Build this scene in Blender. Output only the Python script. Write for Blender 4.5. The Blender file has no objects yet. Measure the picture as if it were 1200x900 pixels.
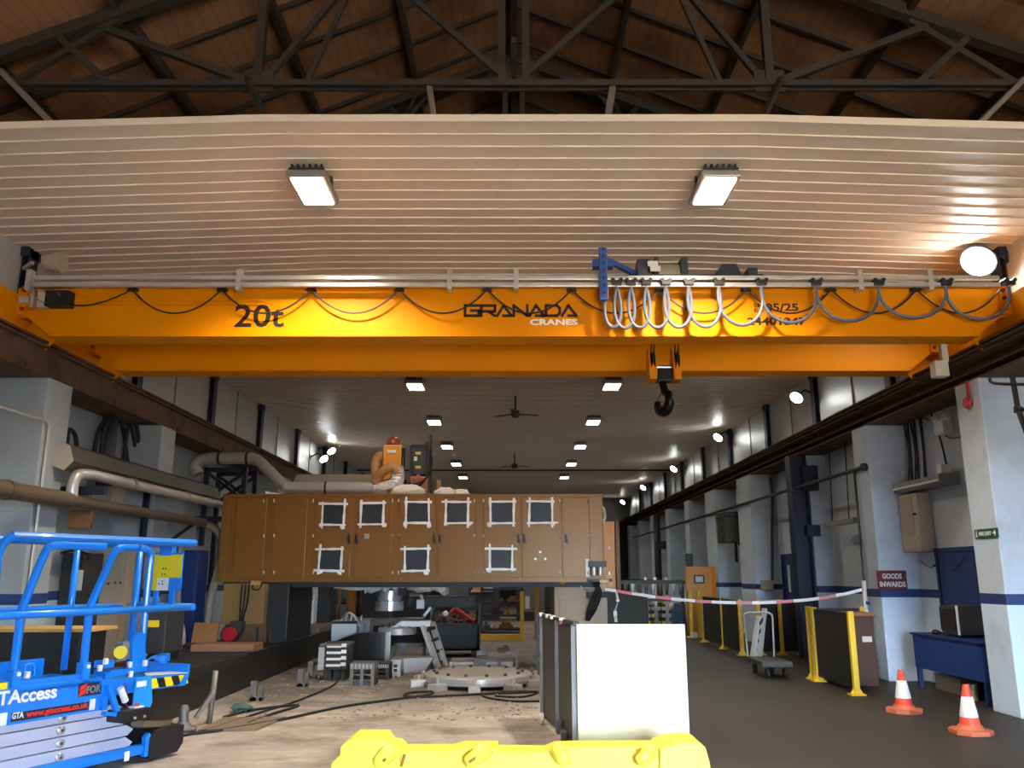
SKY = 68.0; LED = 30.0; BEAM = 1000.0; FLOOD = 130.0; EXPOSURE = 0.0
import bpy, bmesh, math, random
from mathutils import Vector, Matrix
random.seed(7)
SC = bpy.context.scene
C = SC.collection
FPX = 975.0; TH = math.atan(223 / 975); EYE = 1.6
CT, ST = math.cos(TH), math.sin(TH)
PI = math.pi


def ray(u, v):
    dx = (u - 602) / FPX; dy = (450 - v) / FPX
    f = CT - ST * dy
    return dx / f, (ST + CT * dy) / f


def P(u, v, D):
    a, b = ray(u, v); return Vector((a * D, D, EYE + b * D))


def PX(u, D, v=715): return P(u, v, D).x


def G(u, v, z=0.0):
    a, b = ray(u, v); D = (z - EYE) / b; return Vector((a * D, D, z))


def XP(u, v, X):
    a, b = ray(u, v); D = X / a; return Vector((X, D, EYE + b * D))


def V(*a): return Vector(a)


def lin(r, g, b):
    def f(c):
        c /= 255.0
        return c / 12.92 if c <= .04045 else ((c + .055) / 1.055) ** 2.4
    return (f(r), f(g), f(b), 1.0)


# ---------------------------------------------------------------- materials
def M(name, col, rough=.5, metal=0.0, var=.12, scale=5.0, bump=0.0, bscale=60.0, dirt=None, damt=.4, dscale=2.0, emit=0.0, coat=0.0, spec=.5):
    m = bpy.data.materials.new(name); m.use_nodes = True
    nt = m.node_tree; N = nt.nodes; L = nt.links; N.clear()
    out = N.new('ShaderNodeOutputMaterial'); bs = N.new('ShaderNodeBsdfPrincipled')
    L.new(bs.outputs[0], out.inputs[0])
    if len(col) == 3: col = lin(*col)
    tc = N.new('ShaderNodeTexCoord')
    no = N.new('ShaderNodeTexNoise'); no.inputs['Scale'].default_value = scale; no.inputs['Detail'].default_value = 5
    L.new(tc.outputs['Object'], no.inputs['Vector'])
    mix = N.new('ShaderNodeMix'); mix.data_type = 'RGBA'
    L.new(no.outputs['Fac'], mix.inputs[0])
    mix.inputs[6].default_value = tuple(max(0, c * (1 - var)) for c in col[:3]) + (1,)
    mix.inputs[7].default_value = tuple(min(1, c * (1 + var)) for c in col[:3]) + (1,)
    last = mix.outputs[2]
    if dirt is not None:
        n2 = N.new('ShaderNodeTexNoise'); n2.inputs['Scale'].default_value = dscale; n2.inputs['Detail'].default_value = 7; n2.inputs['Roughness'].default_value = .65
        L.new(tc.outputs['Object'], n2.inputs['Vector'])
        mr = N.new('ShaderNodeMapRange'); mr.inputs[1].default_value = .48; mr.inputs[2].default_value = .7; mr.inputs[4].default_value = damt
        L.new(n2.outputs['Fac'], mr.inputs[0])
        mx = N.new('ShaderNodeMix'); mx.data_type = 'RGBA'
        L.new(mr.outputs[0], mx.inputs[0]); L.new(last, mx.inputs[6]); mx.inputs[7].default_value = lin(*dirt)
        last = mx.outputs[2]
    L.new(last, bs.inputs['Base Color'])
    bs.inputs['Roughness'].default_value = rough; bs.inputs['Metallic'].default_value = metal
    bs.inputs['Specular IOR Level'].default_value = spec
    if coat: bs.inputs['Coat Weight'].default_value = coat
    if bump:
        nb = N.new('ShaderNodeTexNoise'); nb.inputs['Scale'].default_value = bscale; nb.inputs['Detail'].default_value = 4
        L.new(tc.outputs['Object'], nb.inputs['Vector'])
        b = N.new('ShaderNodeBump'); b.inputs['Strength'].default_value = bump; b.inputs['Distance'].default_value = .02
        L.new(nb.outputs['Fac'], b.inputs['Height']); L.new(b.outputs[0], bs.inputs['Normal'])
    if emit:
        bs.inputs['Emission Color'].default_value = col; bs.inputs['Emission Strength'].default_value = emit
    m['bsdf'] = bs.name
    return m


def emitter(name, rgb, strength):
    m = bpy.data.materials.new(name); m.use_nodes = True
    nt = m.node_tree; nt.nodes.clear()
    o = nt.nodes.new('ShaderNodeOutputMaterial'); e = nt.nodes.new('ShaderNodeEmission')
    e.inputs[0].default_value = tuple(rgb) + (1,); e.inputs[1].default_value = strength
    nt.links.new(e.outputs[0], o.inputs[0]); return m


# ---------------------------------------------------------------- mesh builder
class MB:
    def __init__(s): s.bm = bmesh.new()

    def _faces(s, vs, fs, smooth=False):
        vv = [s.bm.verts.new(v) for v in vs]
        for f in fs:
            try:
                fc = s.bm.faces.new([vv[i] for i in f]); fc.smooth = smooth
            except ValueError: pass
        return vv

    def hexa(s, p, bev=0):
        vv = s._faces(p, [(0, 3, 2, 1), (4, 5, 6, 7), (0, 1, 5, 4), (1, 2, 6, 5), (2, 3, 7, 6), (3, 0, 4, 7)])
        if bev:
            es = set()
            for v in vv:
                for e in v.link_edges: es.add(e)
            bmesh.ops.bevel(s.bm, geom=list(es), offset=bev, segments=2, affect='EDGES', profile=.6)
        return s

    def span(s, a, b, bev=0):
        x0, x1 = sorted((a[0], b[0])); y0, y1 = sorted((a[1], b[1])); z0, z1 = sorted((a[2], b[2]))
        return s.hexa([(x0, y0, z0), (x1, y0, z0), (x1, y1, z0), (x0, y1, z0), (x0, y0, z1), (x1, y0, z1), (x1, y1, z1), (x0, y1, z1)], bev)

    def box(s, c, d, rz=0, bev=0, mat=None):
        m = mat if mat is not None else Matrix.Rotation(rz, 3, 'Z')
        c = Vector(c); h = [q / 2 for q in d]
        pts = [(-1, -1, -1), (1, -1, -1), (1, 1, -1), (-1, 1, -1), (-1, -1, 1), (1, -1, 1), (1, 1, 1), (-1, 1, 1)]
        return s.hexa([c + m @ Vector((p[0] * h[0], p[1] * h[1], p[2] * h[2])) for p in pts], bev)

    def bar(s, p, q, w, h, up=(0, 0, 1), bev=0):
        p, q = Vector(p), Vector(q); d = (q - p).normalized(); u = Vector(up)
        if abs(d.dot(u)) > .99: u = Vector((0, 1, 0))
        r = d.cross(u).normalized(); u = r.cross(d).normalized()
        r *= w / 2; u *= h / 2
        return s.hexa([p - r - u, p + r - u, q + r - u, q - r - u, p - r + u, p + r + u, q + r + u, q - r + u], bev)

    def ibeam(s, p, q, w, h, tf, tw, up=(0, 0, 1)):
        p, q = Vector(p), Vector(q); d = (q - p).normalized(); u = Vector(up)
        if abs(d.dot(u)) > .99: u = Vector((0, 1, 0))
        r = d.cross(u).normalized(); u = r.cross(d).normalized()
        o = u * (h / 2 - tf / 2)
        s.bar(p + o, q + o, w, tf, u); s.bar(p - o, q - o, w, tf, u); s.bar(p, q, tw, h - 2 * tf, u)
        return s

    def tube(s, pts, r, n=8, closed=False, cap=True, flat=1.0):
        pts = [Vector(p) for p in pts]; m = len(pts)
        rr = r if hasattr(r, '__len__') else [r] * m
        rings = []; nrm = None
        for i, p in enumerate(pts):
            if closed: t = (pts[(i + 1) % m] - pts[i - 1]).normalized()
            else: t = (pts[min(i + 1, m - 1)] - pts[max(i - 1, 0)]).normalized()
            if nrm is None:
                a = Vector((0, 0, 1)) if abs(t.z) < .9 else Vector((0, 1, 0))
                nrm = (a - t * a.dot(t)).normalized()
            else:
                nrm = nrm - t * nrm.dot(t)
                nrm = nrm.normalized() if nrm.length > 1e-6 else t.orthogonal().normalized()
            b = t.cross(nrm)
            rings.append([s.bm.verts.new(p + (nrm * math.cos(2 * PI * k / n) + b * math.sin(2 * PI * k / n) * flat) * rr[i]) for k in range(n)])
        for i in range(m if closed else m - 1):
            A, B = rings[i], rings[(i + 1) % m]
            for k in range(n):
                f = s.bm.faces.new((A[k], A[(k + 1) % n], B[(k + 1) % n], B[k])); f.smooth = True
        if cap and not closed:
            s.bm.faces.new(rings[0][::-1]); s.bm.faces.new(rings[-1])
        return s

    def cyl(s, p, q, r, r2=None, n=16):
        return s.tube([p, q], [r, r if r2 is None else r2], n)

    def lathe(s, prof, c=(0, 0, 0), n=20, mat=None):
        c = Vector(c); m = mat or Matrix.Identity(3); rings = []
        for (r, z) in prof:
            if r < 1e-6: rings.append([s.bm.verts.new(c + m @ Vector((0, 0, z)))])
            else: rings.append([s.bm.verts.new(c + m @ Vector((r * math.cos(2 * PI * k / n), r * math.sin(2 * PI * k / n), z))) for k in range(n)])
        for A, B in zip(rings, rings[1:]):
            for k in range(n):
                k2 = (k + 1) % n
                if len(A) == 1 and len(B) == 1: continue
                if len(A) == 1: f = s.bm.faces.new((A[0], B[k2], B[k]))
                elif len(B) == 1: f = s.bm.faces.new((A[k], A[k2], B[0]))
                else: f = s.bm.faces.new((A[k], A[k2], B[k2], B[k]))
                f.smooth = True
        if len(rings[0]) > 1: s.bm.faces.new(rings[0][::-1])
        if len(rings[-1]) > 1: s.bm.faces.new(rings[-1])
        return s

    def prism(s, poly, axis, a, b, bev=0):
        def mk(p, t):
            return {'x': (t, p[0], p[1]), 'y': (p[0], t, p[1]), 'z': (p[0], p[1], t)}[axis]
        A = [s.bm.verts.new(mk(p, a)) for p in poly]; B = [s.bm.verts.new(mk(p, b)) for p in poly]
        n = len(poly); fs = [s.bm.faces.new(A), s.bm.faces.new(B[::-1])]
        for i in range(n): fs.append(s.bm.faces.new((A[i], B[i], B[(i + 1) % n], A[(i + 1) % n])))
        bmesh.ops.recalc_face_normals(s.bm, faces=fs)
        if bev:
            es = set(e for f in fs for e in f.edges)
            bmesh.ops.bevel(s.bm, geom=list(es), offset=bev, segments=2, affect='EDGES', profile=.6)
        return s

    def ball(s, c, r, n=12, sc=(1, 1, 1), jit=0):
        c = Vector(c); rings = []; h = n // 2
        for i in range(1, h):
            a = PI * i / h
            rings.append([c + Vector((r * sc[0] * math.sin(a) * math.cos(2 * PI * k / n), r * sc[1] * math.sin(a) * math.sin(2 * PI * k / n), r * sc[2] * math.cos(a))) * 1 for k in range(n)])
        if jit:
            rings = [[p + Vector((random.uniform(-jit, jit), random.uniform(-jit, jit), random.uniform(-jit, jit))) for p in rg] for rg in rings]
        vr = [[s.bm.verts.new(p) for p in rg] for rg in rings]
        t = s.bm.verts.new(c + Vector((0, 0, r * sc[2]))); b = s.bm.verts.new(c - Vector((0, 0, r * sc[2])))
        for k in range(n):
            k2 = (k + 1) % n
            fs = [s.bm.faces.new((t, vr[0][k], vr[0][k2])), s.bm.faces.new((b, vr[-1][k2], vr[-1][k]))]
            for A, B in zip(vr, vr[1:]): fs.append(s.bm.faces.new((A[k], B[k], B[k2], A[k2])))
            for f in fs: f.smooth = True
        return s

    def text(s, body, size, fn, bold=0.0, ext=.002, width=None, align='LEFT'):
        """letters as geometry; fn maps (x, y, z) of the flat text to the place"""
        cu = bpy.data.curves.new('t', 'FONT'); cu.body = body; cu.size = size; cu.offset = bold; cu.extrude = ext; cu.align_x = align
        cu.resolution_u = 3
        o = bpy.data.objects.new('t', cu); C.objects.link(o); bpy.context.view_layer.update()
        me = bpy.data.meshes.new_from_object(o)
        xs = [v.co.x for v in me.vertices]; k = 1.0
        if width: k = width / (max(xs) - min(xs))
        x0 = min(xs)
        vs = [fn((v.co.x - x0) * k if align == 'LEFT' else v.co.x * k, v.co.y, v.co.z) for v in me.vertices]
        s._faces(vs, [tuple(p.vertices) for p in me.polygons])
        bpy.data.objects.remove(o); bpy.data.curves.remove(cu); bpy.data.meshes.remove(me)
        return s


def cat(pts, n=8):
    """smooth a polyline (Catmull-Rom)"""
    pts = [Vector(p) for p in pts]; out = []
    for i in range(len(pts) - 1):
        p0 = pts[max(i - 1, 0)]; p1 = pts[i]; p2 = pts[i + 1]; p3 = pts[min(i + 2, len(pts) - 1)]
        for k in range(n):
            t = k / n
            out.append(.5 * ((2 * p1) + (p2 - p0) * t + (2 * p0 - 5 * p1 + 4 * p2 - p3) * t * t + (3 * p1 - p0 - 3 * p2 + p3) * t ** 3))
    out.append(pts[-1]); return out


def bez(p0, p1, p2, p3, n=14):
    p0, p1, p2, p3 = map(Vector, (p0, p1, p2, p3))
    return [p0 * (1 - t) ** 3 + p1 * 3 * t * (1 - t) ** 2 + p2 * 3 * t * t * (1 - t) + p3 * t ** 3 for t in [i / n for i in range(n + 1)]]


MW = {}


def wm(o): return MW.get(o.name, Matrix.Identity(4))


def obj(name, mb, mat, parent=None, org=None, local=False, label=None):
    """one mesh object. Geometry is given in world coordinates unless local; parent is a thing or a part"""
    bmesh.ops.recalc_face_normals(mb.bm, faces=mb.bm.faces)
    w = wm(parent) if parent is not None else Matrix.Identity(4)
    off = Matrix.Translation(Vector(org)) if org is not None else Matrix.Identity(4)
    if not local:
        mb.bm.transform((off if parent is None else w).inverted())
    for e_ in mb.bm.edges:
        if len(e_.link_faces) == 2 and e_.calc_face_angle(0) > .62: e_.smooth = False
    me = bpy.data.meshes.new(name); mb.bm.to_mesh(me); mb.bm.free()
    me.materials.append(mat)
    o = bpy.data.objects.new(name, me); C.objects.link(o)
    if parent is not None: o.parent = parent; MW[o.name] = w
    else: o.matrix_world = off; MW[o.name] = off
    if label: o['label'] = label
    return o


def thing(name, label, cat_, loc=(0, 0, 0), rz=0.0, group=None):
    o = bpy.data.objects.new(name, None); C.objects.link(o); o.empty_display_size = .1
    o.location = loc; o.rotation_euler = (0, 0, rz)
    MW[o.name] = Matrix.Translation(Vector(loc)) @ Matrix.Rotation(rz, 4, 'Z')
    return tag(o, label, cat_, group)


def tag(o, label, cat_, group=None):
    o['label'] = label; o['category'] = cat_
    if group: o['group'] = group
    return o


def struct(name, mb, mat, org=None, parent=None):
    o = obj(name, mb, mat, parent, org)
    if parent is None: o['kind'] = 'structure'
    return o


def dup(root, loc=None, rz=None, label=None, group=None):
    r = root.copy(); C.objects.link(r)
    if loc is not None: r.location = loc
    if rz is not None: r.rotation_euler = (0, 0, rz)
    if label: r['label'] = label
    if group: r['group'] = group
    for ch in list(root.children):
        c = ch.copy(); C.objects.link(c); c.parent = r
        for g in ch.children:
            d = g.copy(); C.objects.link(d); d.parent = c
    MW[r.name] = Matrix.Translation(r.location) @ Matrix.Rotation(r.rotation_euler[2], 4, 'Z')
    return r


ORD = ['first', 'second', 'third', 'fourth', 'fifth', 'sixth', 'seventh', 'eighth', 'ninth', 'tenth', 'eleventh', 'twelfth', 'thirteenth', 'fourteenth']

# palette
m_black = M('black_paint', (22, 22, 24), .45)
m_rubber = M('black_rubber', (18, 18, 19), .75)
m_dkgrey = M('dark_grey_steel', (58, 58, 60), .5, .3)
m_grey = M('grey_paint', (130, 132, 134), .45)
m_white = M('white_plastic', (225, 224, 218), .4)
m_silver = M('galvanised_metal', (198, 196, 190), .32, .5, .2, 9)
m_steel = M('bright_steel', (205, 205, 206), .25, .65, .1)
m_yellow = M('crane_yellow', (.74, .245, .0, 1), .45, 0, .05, 2, spec=.12)
m_orange = M('machine_orange', (214, 142, 44), .42, 0, .08)
m_darkblue = M('dark_blue_paint', (18, 44, 104), .5, 0, .12)
m_navy = M('navy_steel', (26, 32, 52), .55, 0, .15)
m_wood = M('timber', (140, 96, 58), .7, 0, .25, 12)
# ---------------------------------------------------------------- the setting
XW = 6.43; Y0 = -5.0; Y1 = 47.0; ZE = 6.75; ZR = 9.65
XP_ = 5.75                      # aisle face of the brick pillars


def wall_material(name, rgb, low):
    m = M(name, rgb, .6, 0, .05, 3, dirt=(150, 146, 142), damt=.45, dscale=1.1)
    nt = m.node_tree; N = nt.nodes; L = nt.links; bs = N[m['bsdf']]
    src = bs.inputs['Base Color'].links[0].from_socket
    geo = N.new('ShaderNodeNewGeometry'); sep = N.new('ShaderNodeSeparateXYZ'); L.new(geo.outputs['Position'], sep.inputs[0])

    def step(lo, hi):
        a = N.new('ShaderNodeMath'); a.operation = 'GREATER_THAN'; a.inputs[1].default_value = lo
        b = N.new('ShaderNodeMath'); b.operation = 'LESS_THAN'; b.inputs[1].default_value = hi
        c = N.new('ShaderNodeMath'); c.operation = 'MULTIPLY'
        L.new(sep.outputs[2], a.inputs[0]); L.new(sep.outputs[2], b.inputs[0]); L.new(a.outputs[0], c.inputs[0]); L.new(b.outputs[0], c.inputs[1])
        return c.outputs[0]
    lo = N.new('ShaderNodeMix'); lo.data_type = 'RGBA'; L.new(step(-1, 1.25), lo.inputs[0]); L.new(src, lo.inputs[6])
    tint = N.new('ShaderNodeMix'); tint.data_type = 'RGBA'; tint.blend_type = 'MULTIPLY'; tint.inputs[0].default_value = 1
    L.new(src, tint.inputs[6]); tint.inputs[7].default_value = low; L.new(tint.outputs[2], lo.inputs[7])
    st = N.new('ShaderNodeMix'); st.data_type = 'RGBA'; L.new(step(1.25, 1.375), st.inputs[0]); L.new(lo.outputs[2], st.inputs[6]); st.inputs[7].default_value = lin(34, 56, 112)
    L.new(st.outputs[2], bs.inputs['Base Color'])
    # courses of bricks under the paint
    cmb = N.new('ShaderNodeCombineXYZ'); add = N.new('ShaderNodeMath'); add.operation = 'ADD'
    L.new(sep.outputs[0], add.inputs[0]); L.new(sep.outputs[1], add.inputs[1]); L.new(add.outputs[0], cmb.inputs[0]); L.new(sep.outputs[2], cmb.inputs[1])
    br = N.new('ShaderNodeTexBrick'); br.inputs['Scale'].default_value = 1; br.inputs['Brick Width'].default_value = .225; br.inputs['Row Height'].default_value = .075
    br.inputs['Mortar Size'].default_value = .006; L.new(cmb.outputs[0], br.inputs['Vector'])
    bp = N.new('ShaderNodeBump'); bp.inputs['Strength'].default_value = .35; bp.inputs['Distance'].default_value = .01; bp.invert = True
    L.new(br.outputs['Fac'], bp.inputs['Height']); L.new(bp.outputs[0], bs.inputs['Normal'])
    return m


def floor_material():
    m = M('concrete_floor', (164, 154, 145), .75, 0, .3, 1.7, bump=.25, bscale=14, dirt=(84, 74, 64), damt=.9, dscale=1.0)
    nt = m.node_tree; N = nt.nodes; L = nt.links; bs = N[m['bsdf']]
    src = bs.inputs['Base Color'].links[0].from_socket
    tc = N.new('ShaderNodeTexCoord'); sep = N.new('ShaderNodeSeparateXYZ'); L.new(tc.outputs['Object'], sep.inputs[0])
    # pale scuffed streaks running with the hall
    mp = N.new('ShaderNodeMapping'); mp.inputs['Scale'].default_value = (1.1, 2.6, 1); L.new(tc.outputs['Object'], mp.inputs[0])
    ns = N.new('ShaderNodeTexNoise'); ns.inputs['Scale'].default_value = 1.6; ns.inputs['Detail'].default_value = 8; ns.inputs['Roughness'].default_value = .7
    L.new(mp.outputs[0], ns.inputs['Vector'])
    mr = N.new('ShaderNodeMapRange'); mr.inputs[1].default_value = .52; mr.inputs[2].default_value = .72; mr.inputs[4].default_value = .75; L.new(ns.outputs['Fac'], mr.inputs[0])
    mx = N.new('ShaderNodeMix'); mx.data_type = 'RGBA'; L.new(mr.outputs[0], mx.inputs[0]); L.new(src, mx.inputs[6]); mx.inputs[7].default_value = lin(204, 195, 186)
    # greasy grey swarf-stained ground round the machine
    def ramp(sock, a, b):
        q = N.new('ShaderNodeMapRange'); q.interpolation_type = 'SMOOTHSTEP'; q.inputs[1].default_value = a; q.inputs[2].default_value = b; L.new(sock, q.inputs[0]); return q.outputs[0]

    def mul(a, b):
        q = N.new('ShaderNodeMath'); q.operation = 'MULTIPLY'; L.new(a, q.inputs[0]); L.new(b, q.inputs[1]); return q.outputs[0]
    n5 = N.new('ShaderNodeTexNoise'); n5.inputs['Scale'].default_value = 1.1; n5.inputs['Detail'].default_value = 8; n5.inputs['Roughness'].default_value = .7; L.new(tc.outputs['Object'], n5.inputs['Vector'])
    stain = mul(ramp(sep.outputs[1], 10.0, 12.5), ramp(n5.outputs['Fac'], .30, .55))
    mg = N.new('ShaderNodeMix'); mg.data_type = 'RGBA'; L.new(stain, mg.inputs[0]); L.new(mx.outputs[2], mg.inputs[6]); mg.inputs[7].default_value = lin(104, 97, 89)
    mx = mg
    # the painted aisle on the right: darker and smoother
    nz = N.new('ShaderNodeTexNoise'); nz.inputs['Scale'].default_value = 2.5; L.new(tc.outputs['Object'], nz.inputs['Vector'])
    ad = N.new('ShaderNodeMath'); ad.operation = 'MULTIPLY_ADD'; L.new(nz.outputs['Fac'], ad.inputs[0]); ad.inputs[1].default_value = .25; L.new(sep.outputs[0], ad.inputs[2])
    ms = N.new('ShaderNodeMapRange'); ms.inputs[1].default_value = 1.55; ms.inputs[2].default_value = 1.8; L.new(ad.outputs[0], ms.inputs[0])
    n3 = N.new('ShaderNodeTexNoise'); n3.inputs['Scale'].default_value = 1.2; n3.inputs['Detail'].default_value = 6; L.new(tc.outputs['Object'], n3.inputs['Vector'])
    ai = N.new('ShaderNodeMix'); ai.data_type = 'RGBA'; L.new(n3.outputs['Fac'], ai.inputs[0]); ai.inputs[6].default_value = lin(38, 34, 27); ai.inputs[7].default_value = lin(58, 51, 41)
    fin = N.new('ShaderNodeMix'); fin.data_type = 'RGBA'; L.new(ms.outputs[0], fin.inputs[0]); L.new(mx.outputs[2], fin.inputs[6]); L.new(ai.outputs[2], fin.inputs[7])
    L.new(fin.outputs[2], bs.inputs['Base Color'])
    rr = N.new('ShaderNodeMapRange'); rr.inputs[3].default_value = .8; rr.inputs[4].default_value = .6; L.new(ms.outputs[0], rr.inputs[0]); L.new(rr.outputs[0], bs.inputs['Roughness'])
    return m


def roof_material():
    m = M('roof_boards', (142, 102, 68), .75, 0, .35, .9, dirt=(84, 52, 28), damt=.85, dscale=.6)
    nt = m.node_tree; N = nt.nodes; L = nt.links; bs = N[m['bsdf']]
    src = bs.inputs['Base Color'].links[0].from_socket
    tc = N.new('ShaderNodeTexCoord'); mp = N.new('ShaderNodeMapping'); mp.inputs['Scale'].default_value = (1, 1, 1); L.new(tc.outputs['Object'], mp.inputs[0])
    wv = N.new('ShaderNodeTexWave'); wv.bands_direction = 'X'; wv.inputs['Scale'].default_value = 2.2; wv.inputs['Distortion'].default_value = 2.5; L.new(mp.outputs[0], wv.inputs['Vector'])
    mr = N.new('ShaderNodeMapRange'); mr.inputs[1].default_value = 0; mr.inputs[2].default_value = .12; mr.inputs[3].default_value = .8; mr.inputs[4].default_value = 1; L.new(wv.outputs['Fac'], mr.inputs[0])
    mx = N.new('ShaderNodeMix'); mx.data_type = 'RGBA'; mx.blend_type = 'MULTIPLY'; mx.inputs[0].default_value = 1; L.new(src, mx.inputs[6]); L.new(mr.outputs[0], mx.inputs[7])
    L.new(mx.outputs[2], bs.inputs['Base Color']); return m


m_wall = wall_material('painted_brick_blue', (192, 206, 222), (1.15, 1.2, 1.25, 1)); m_wall_l = wall_material('painted_brick_dimmed', (152, 160, 163), (1.35, 1.6, 1.8, 1)); m_floor = floor_material(); m_roof = roof_material()  # left brick colour darkened, mostly above the stripe, to imitate weaker daylight there
m_lining = M('wall_lining', (172, 170, 164), .45, 0, .05, 2)
m_ceil = M('ceiling_sheet', (222, 208, 190), .38, 0, .05, 1.2)
m_rust = M('rusty_beam', (92, 67, 48), .85, .1, .3, 3, dirt=(34, 22, 17), damt=.8, dscale=2.4)
m_truss = M('roof_steel', (60, 53, 46), .6, .2, .25, 4)

struct('floor', MB().span((-6.8, Y0 - 3, -.2), (6.8, Y1, 0)), m_floor)
for sgn, side in ((-1, 'left'), (1, 'right')):
    struct('wall_' + side, MB().span((sgn * 6.38, Y0, 0), (sgn * 6.75, Y1, 4.0)), m_wall if sgn > 0 else m_wall_l)
    struct('wall_upper_' + side, MB().span((sgn * XW, Y0, 4.0), (sgn * 6.75, Y1, ZE + .1)), m_lining)
struct('wall_far', MB().prism([(-6.75, 0), (6.75, 0), (6.75, ZE), (0, ZR + .2), (-6.75, ZE)], 'y', Y1, Y1 + .3), M('far_wall_dark', (58, 56, 52), .7))
# the wall behind the camera with its open goods door
bw = MB().span((-6.75, Y0 - .3, 0), (1.0, Y0, ZE)).span((6.3, Y0 - .3, 0), (6.75, Y0, ZE)).span((1.0, Y0 - .3, 3.2), (6.3, Y0, ZE))
bw.prism([(-6.75, ZE), (6.75, ZE), (0, ZR + .2)], 'y', Y0 - .3, Y0)
struct('wall_rear', bw, m_wall_l)

# ceiling: ribbed sheets folded along two lines
YC = 7.3; ZC = 5.9


def zc(x): return ZC - max(0, abs(x) - 2.44) * .0325


cm = MB(); prof = []
y = YC
while y < Y1:
    prof += [(y, -.015), (y + .022, -.015), (y + .03, 0), (y + .249, 0)]; y += .25
prof = [(YC, .06)] + prof + [(Y1, 0), (Y1, .06)]
xs = (-XW, -2.44, 2.44, XW)
rows = [[cm.bm.verts.new((x, yy, zc(x) + dz)) for (yy, dz) in prof] for x in xs]
for A, B in zip(rows, rows[1:]):
    for i in range(len(prof)):
        j = (i + 1) % len(prof); cm.bm.faces.new((A[i], A[j], B[j], B[i]))
struct('ceiling', cm, m_ceil)

# roof of boards on purlins and rafters above
rf = MB()
for s_ in (-1, 1):
    rf.hexa([V(0, Y0, ZR), V(s_ * 6.75, Y0, ZR - .43 * 6.75), V(s_ * 6.75, Y1, ZR - .43 * 6.75), V(0, Y1, ZR),
             V(0, Y0, ZR + .12), V(s_ * 6.75, Y0, ZR + .12 - .43 * 6.75), V(s_ * 6.75, Y1, ZR + .12 - .43 * 6.75), V(0, Y1, ZR + .12)])
struct('roof', rf, m_roof)


def zr(x): return ZR - .43 * abs(x)


for s_ in (-1, 1):
    for i in range(13):
        yy = 5.05 + i * .78
        struct('roof_batten', MB().bar((s_ * .05, yy, zr(0) - .04), (s_ * 6.4, yy, zr(6.4) - .04), .045, .07, (0, 0, 1)), m_truss)
    for xx in (1.48, 2.9, 4.31, 5.7):
        struct('roof_purlin', MB().bar((s_ * xx, Y0, zr(xx) - .15), (s_ * xx, 22, zr(xx) - .15), .07, .15), m_truss)
struct('roof_ridge_beam', MB().bar((0, Y0, ZR - .2), (0, 22, ZR - .2), .1, .3), m_truss)


def truss(yy, label, hang=False):
    t = thing('roof_truss', label, 'roof truss', (0, yy, 6.7), group='roof trusses')
    zb = 6.7
    obj('bottom_chord', MB().bar((-6.42, yy - .05, zb), (6.42, yy - .05, zb), .04, .065).bar((-6.42, yy + .05, zb), (6.42, yy + .05, zb), .04, .065), m_truss, t)
    for s_ in (-1, 1):
        obj('top_chord', MB().bar((0, yy, zr(0) - .3), (s_ * 6.4, yy, zr(6.4) - .3 + .12), .13, .13), m_truss, t)
        nodes = (1.48, 2.74, 4.31)
        w = MB()
        w.bar((s_ * 2.74, yy, zb), (s_ * 2.74, yy, zr(2.74) - .3), .09, .09)
        w.bar((s_ * 2.74, yy, zb), (s_ * 4.5, yy, zr(4.5) - .3), .075, .075)
        w.bar((s_ * 2.74, yy + .05, zb), (s_ * 1.3, yy + .05, zr(1.3) - .3), .06, .06)
        w.bar((s_ * 1.48, yy - .05, zr(1.48) - .3), (s_ * 2.2, yy - .05, zb), .045, .05)
        w.bar((0, yy, zb), (s_ * 1.9, yy, zr(1.9) - .3), .05, .06)
        w.bar((s_ * 4.31, yy - .04, zb), (s_ * 4.9, yy - .04, zr(4.9) - .3), .06, .07)
        w.bar((s_ * 5.4, yy, zb), (s_ * 4.31, yy, zr(4.31) - .3), .06, .07)
        w.box((s_ * 2.74, yy, zb + .05), (.32, .03, .26))
        obj('web', w, m_truss, t)
    obj('king_post', MB().bar((-.13, yy, zb), (-.13, yy, ZR - .3), .08, .08).bar((.13, yy, zb), (.13, yy, ZR - .3), .08, .08).box((0, yy, ZR - .6), (.8, .04, .45)), m_truss, t)
    return t


t1 = truss(7.97, 'dark steel roof truss whose chord crosses just above the ceiling front edge')
truss(11.4, 'dark steel roof truss set back behind the first one, above the ceiling sheets')
m_hang = M('pale_hanger', (150, 140, 128), .5, .3)
for u0, v0, u1, v1, lb in ((503, 103, 508, 139, 'short pale steel ceiling hanger left of the central king post'), (718, 103, 712, 139, 'short pale steel ceiling hanger right of the central king post'),
                       (0, 82, 62, 146, 'slanting steel ceiling hanger at the far left end of the truss'), (1200, 92, 1146, 146, 'slanting steel ceiling hanger at the far right end of the truss'),
                       (290, 92, 312, 142, 'steel hanger dropping from the left truss node to the ceiling fold'), (915, 92, 893, 142, 'steel hanger dropping from the right truss node to the ceiling fold')):
    a = P(u0, v0, 7.9); b = P(u1, v1, 7.55)
    b.z = max(b.z, 5.9)
    tag(obj('ceiling_hanger', MB().bar(a, b, .06, .05), m_hang if u0 not in (290, 915) else m_truss, org=b), lb, 'hanger', 'ceiling hangers')
struct('roof_tie_beam', MB().bar((0, 7.4, 6.85), (0, 12, 6.85), .05, .06), m_truss)

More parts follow.
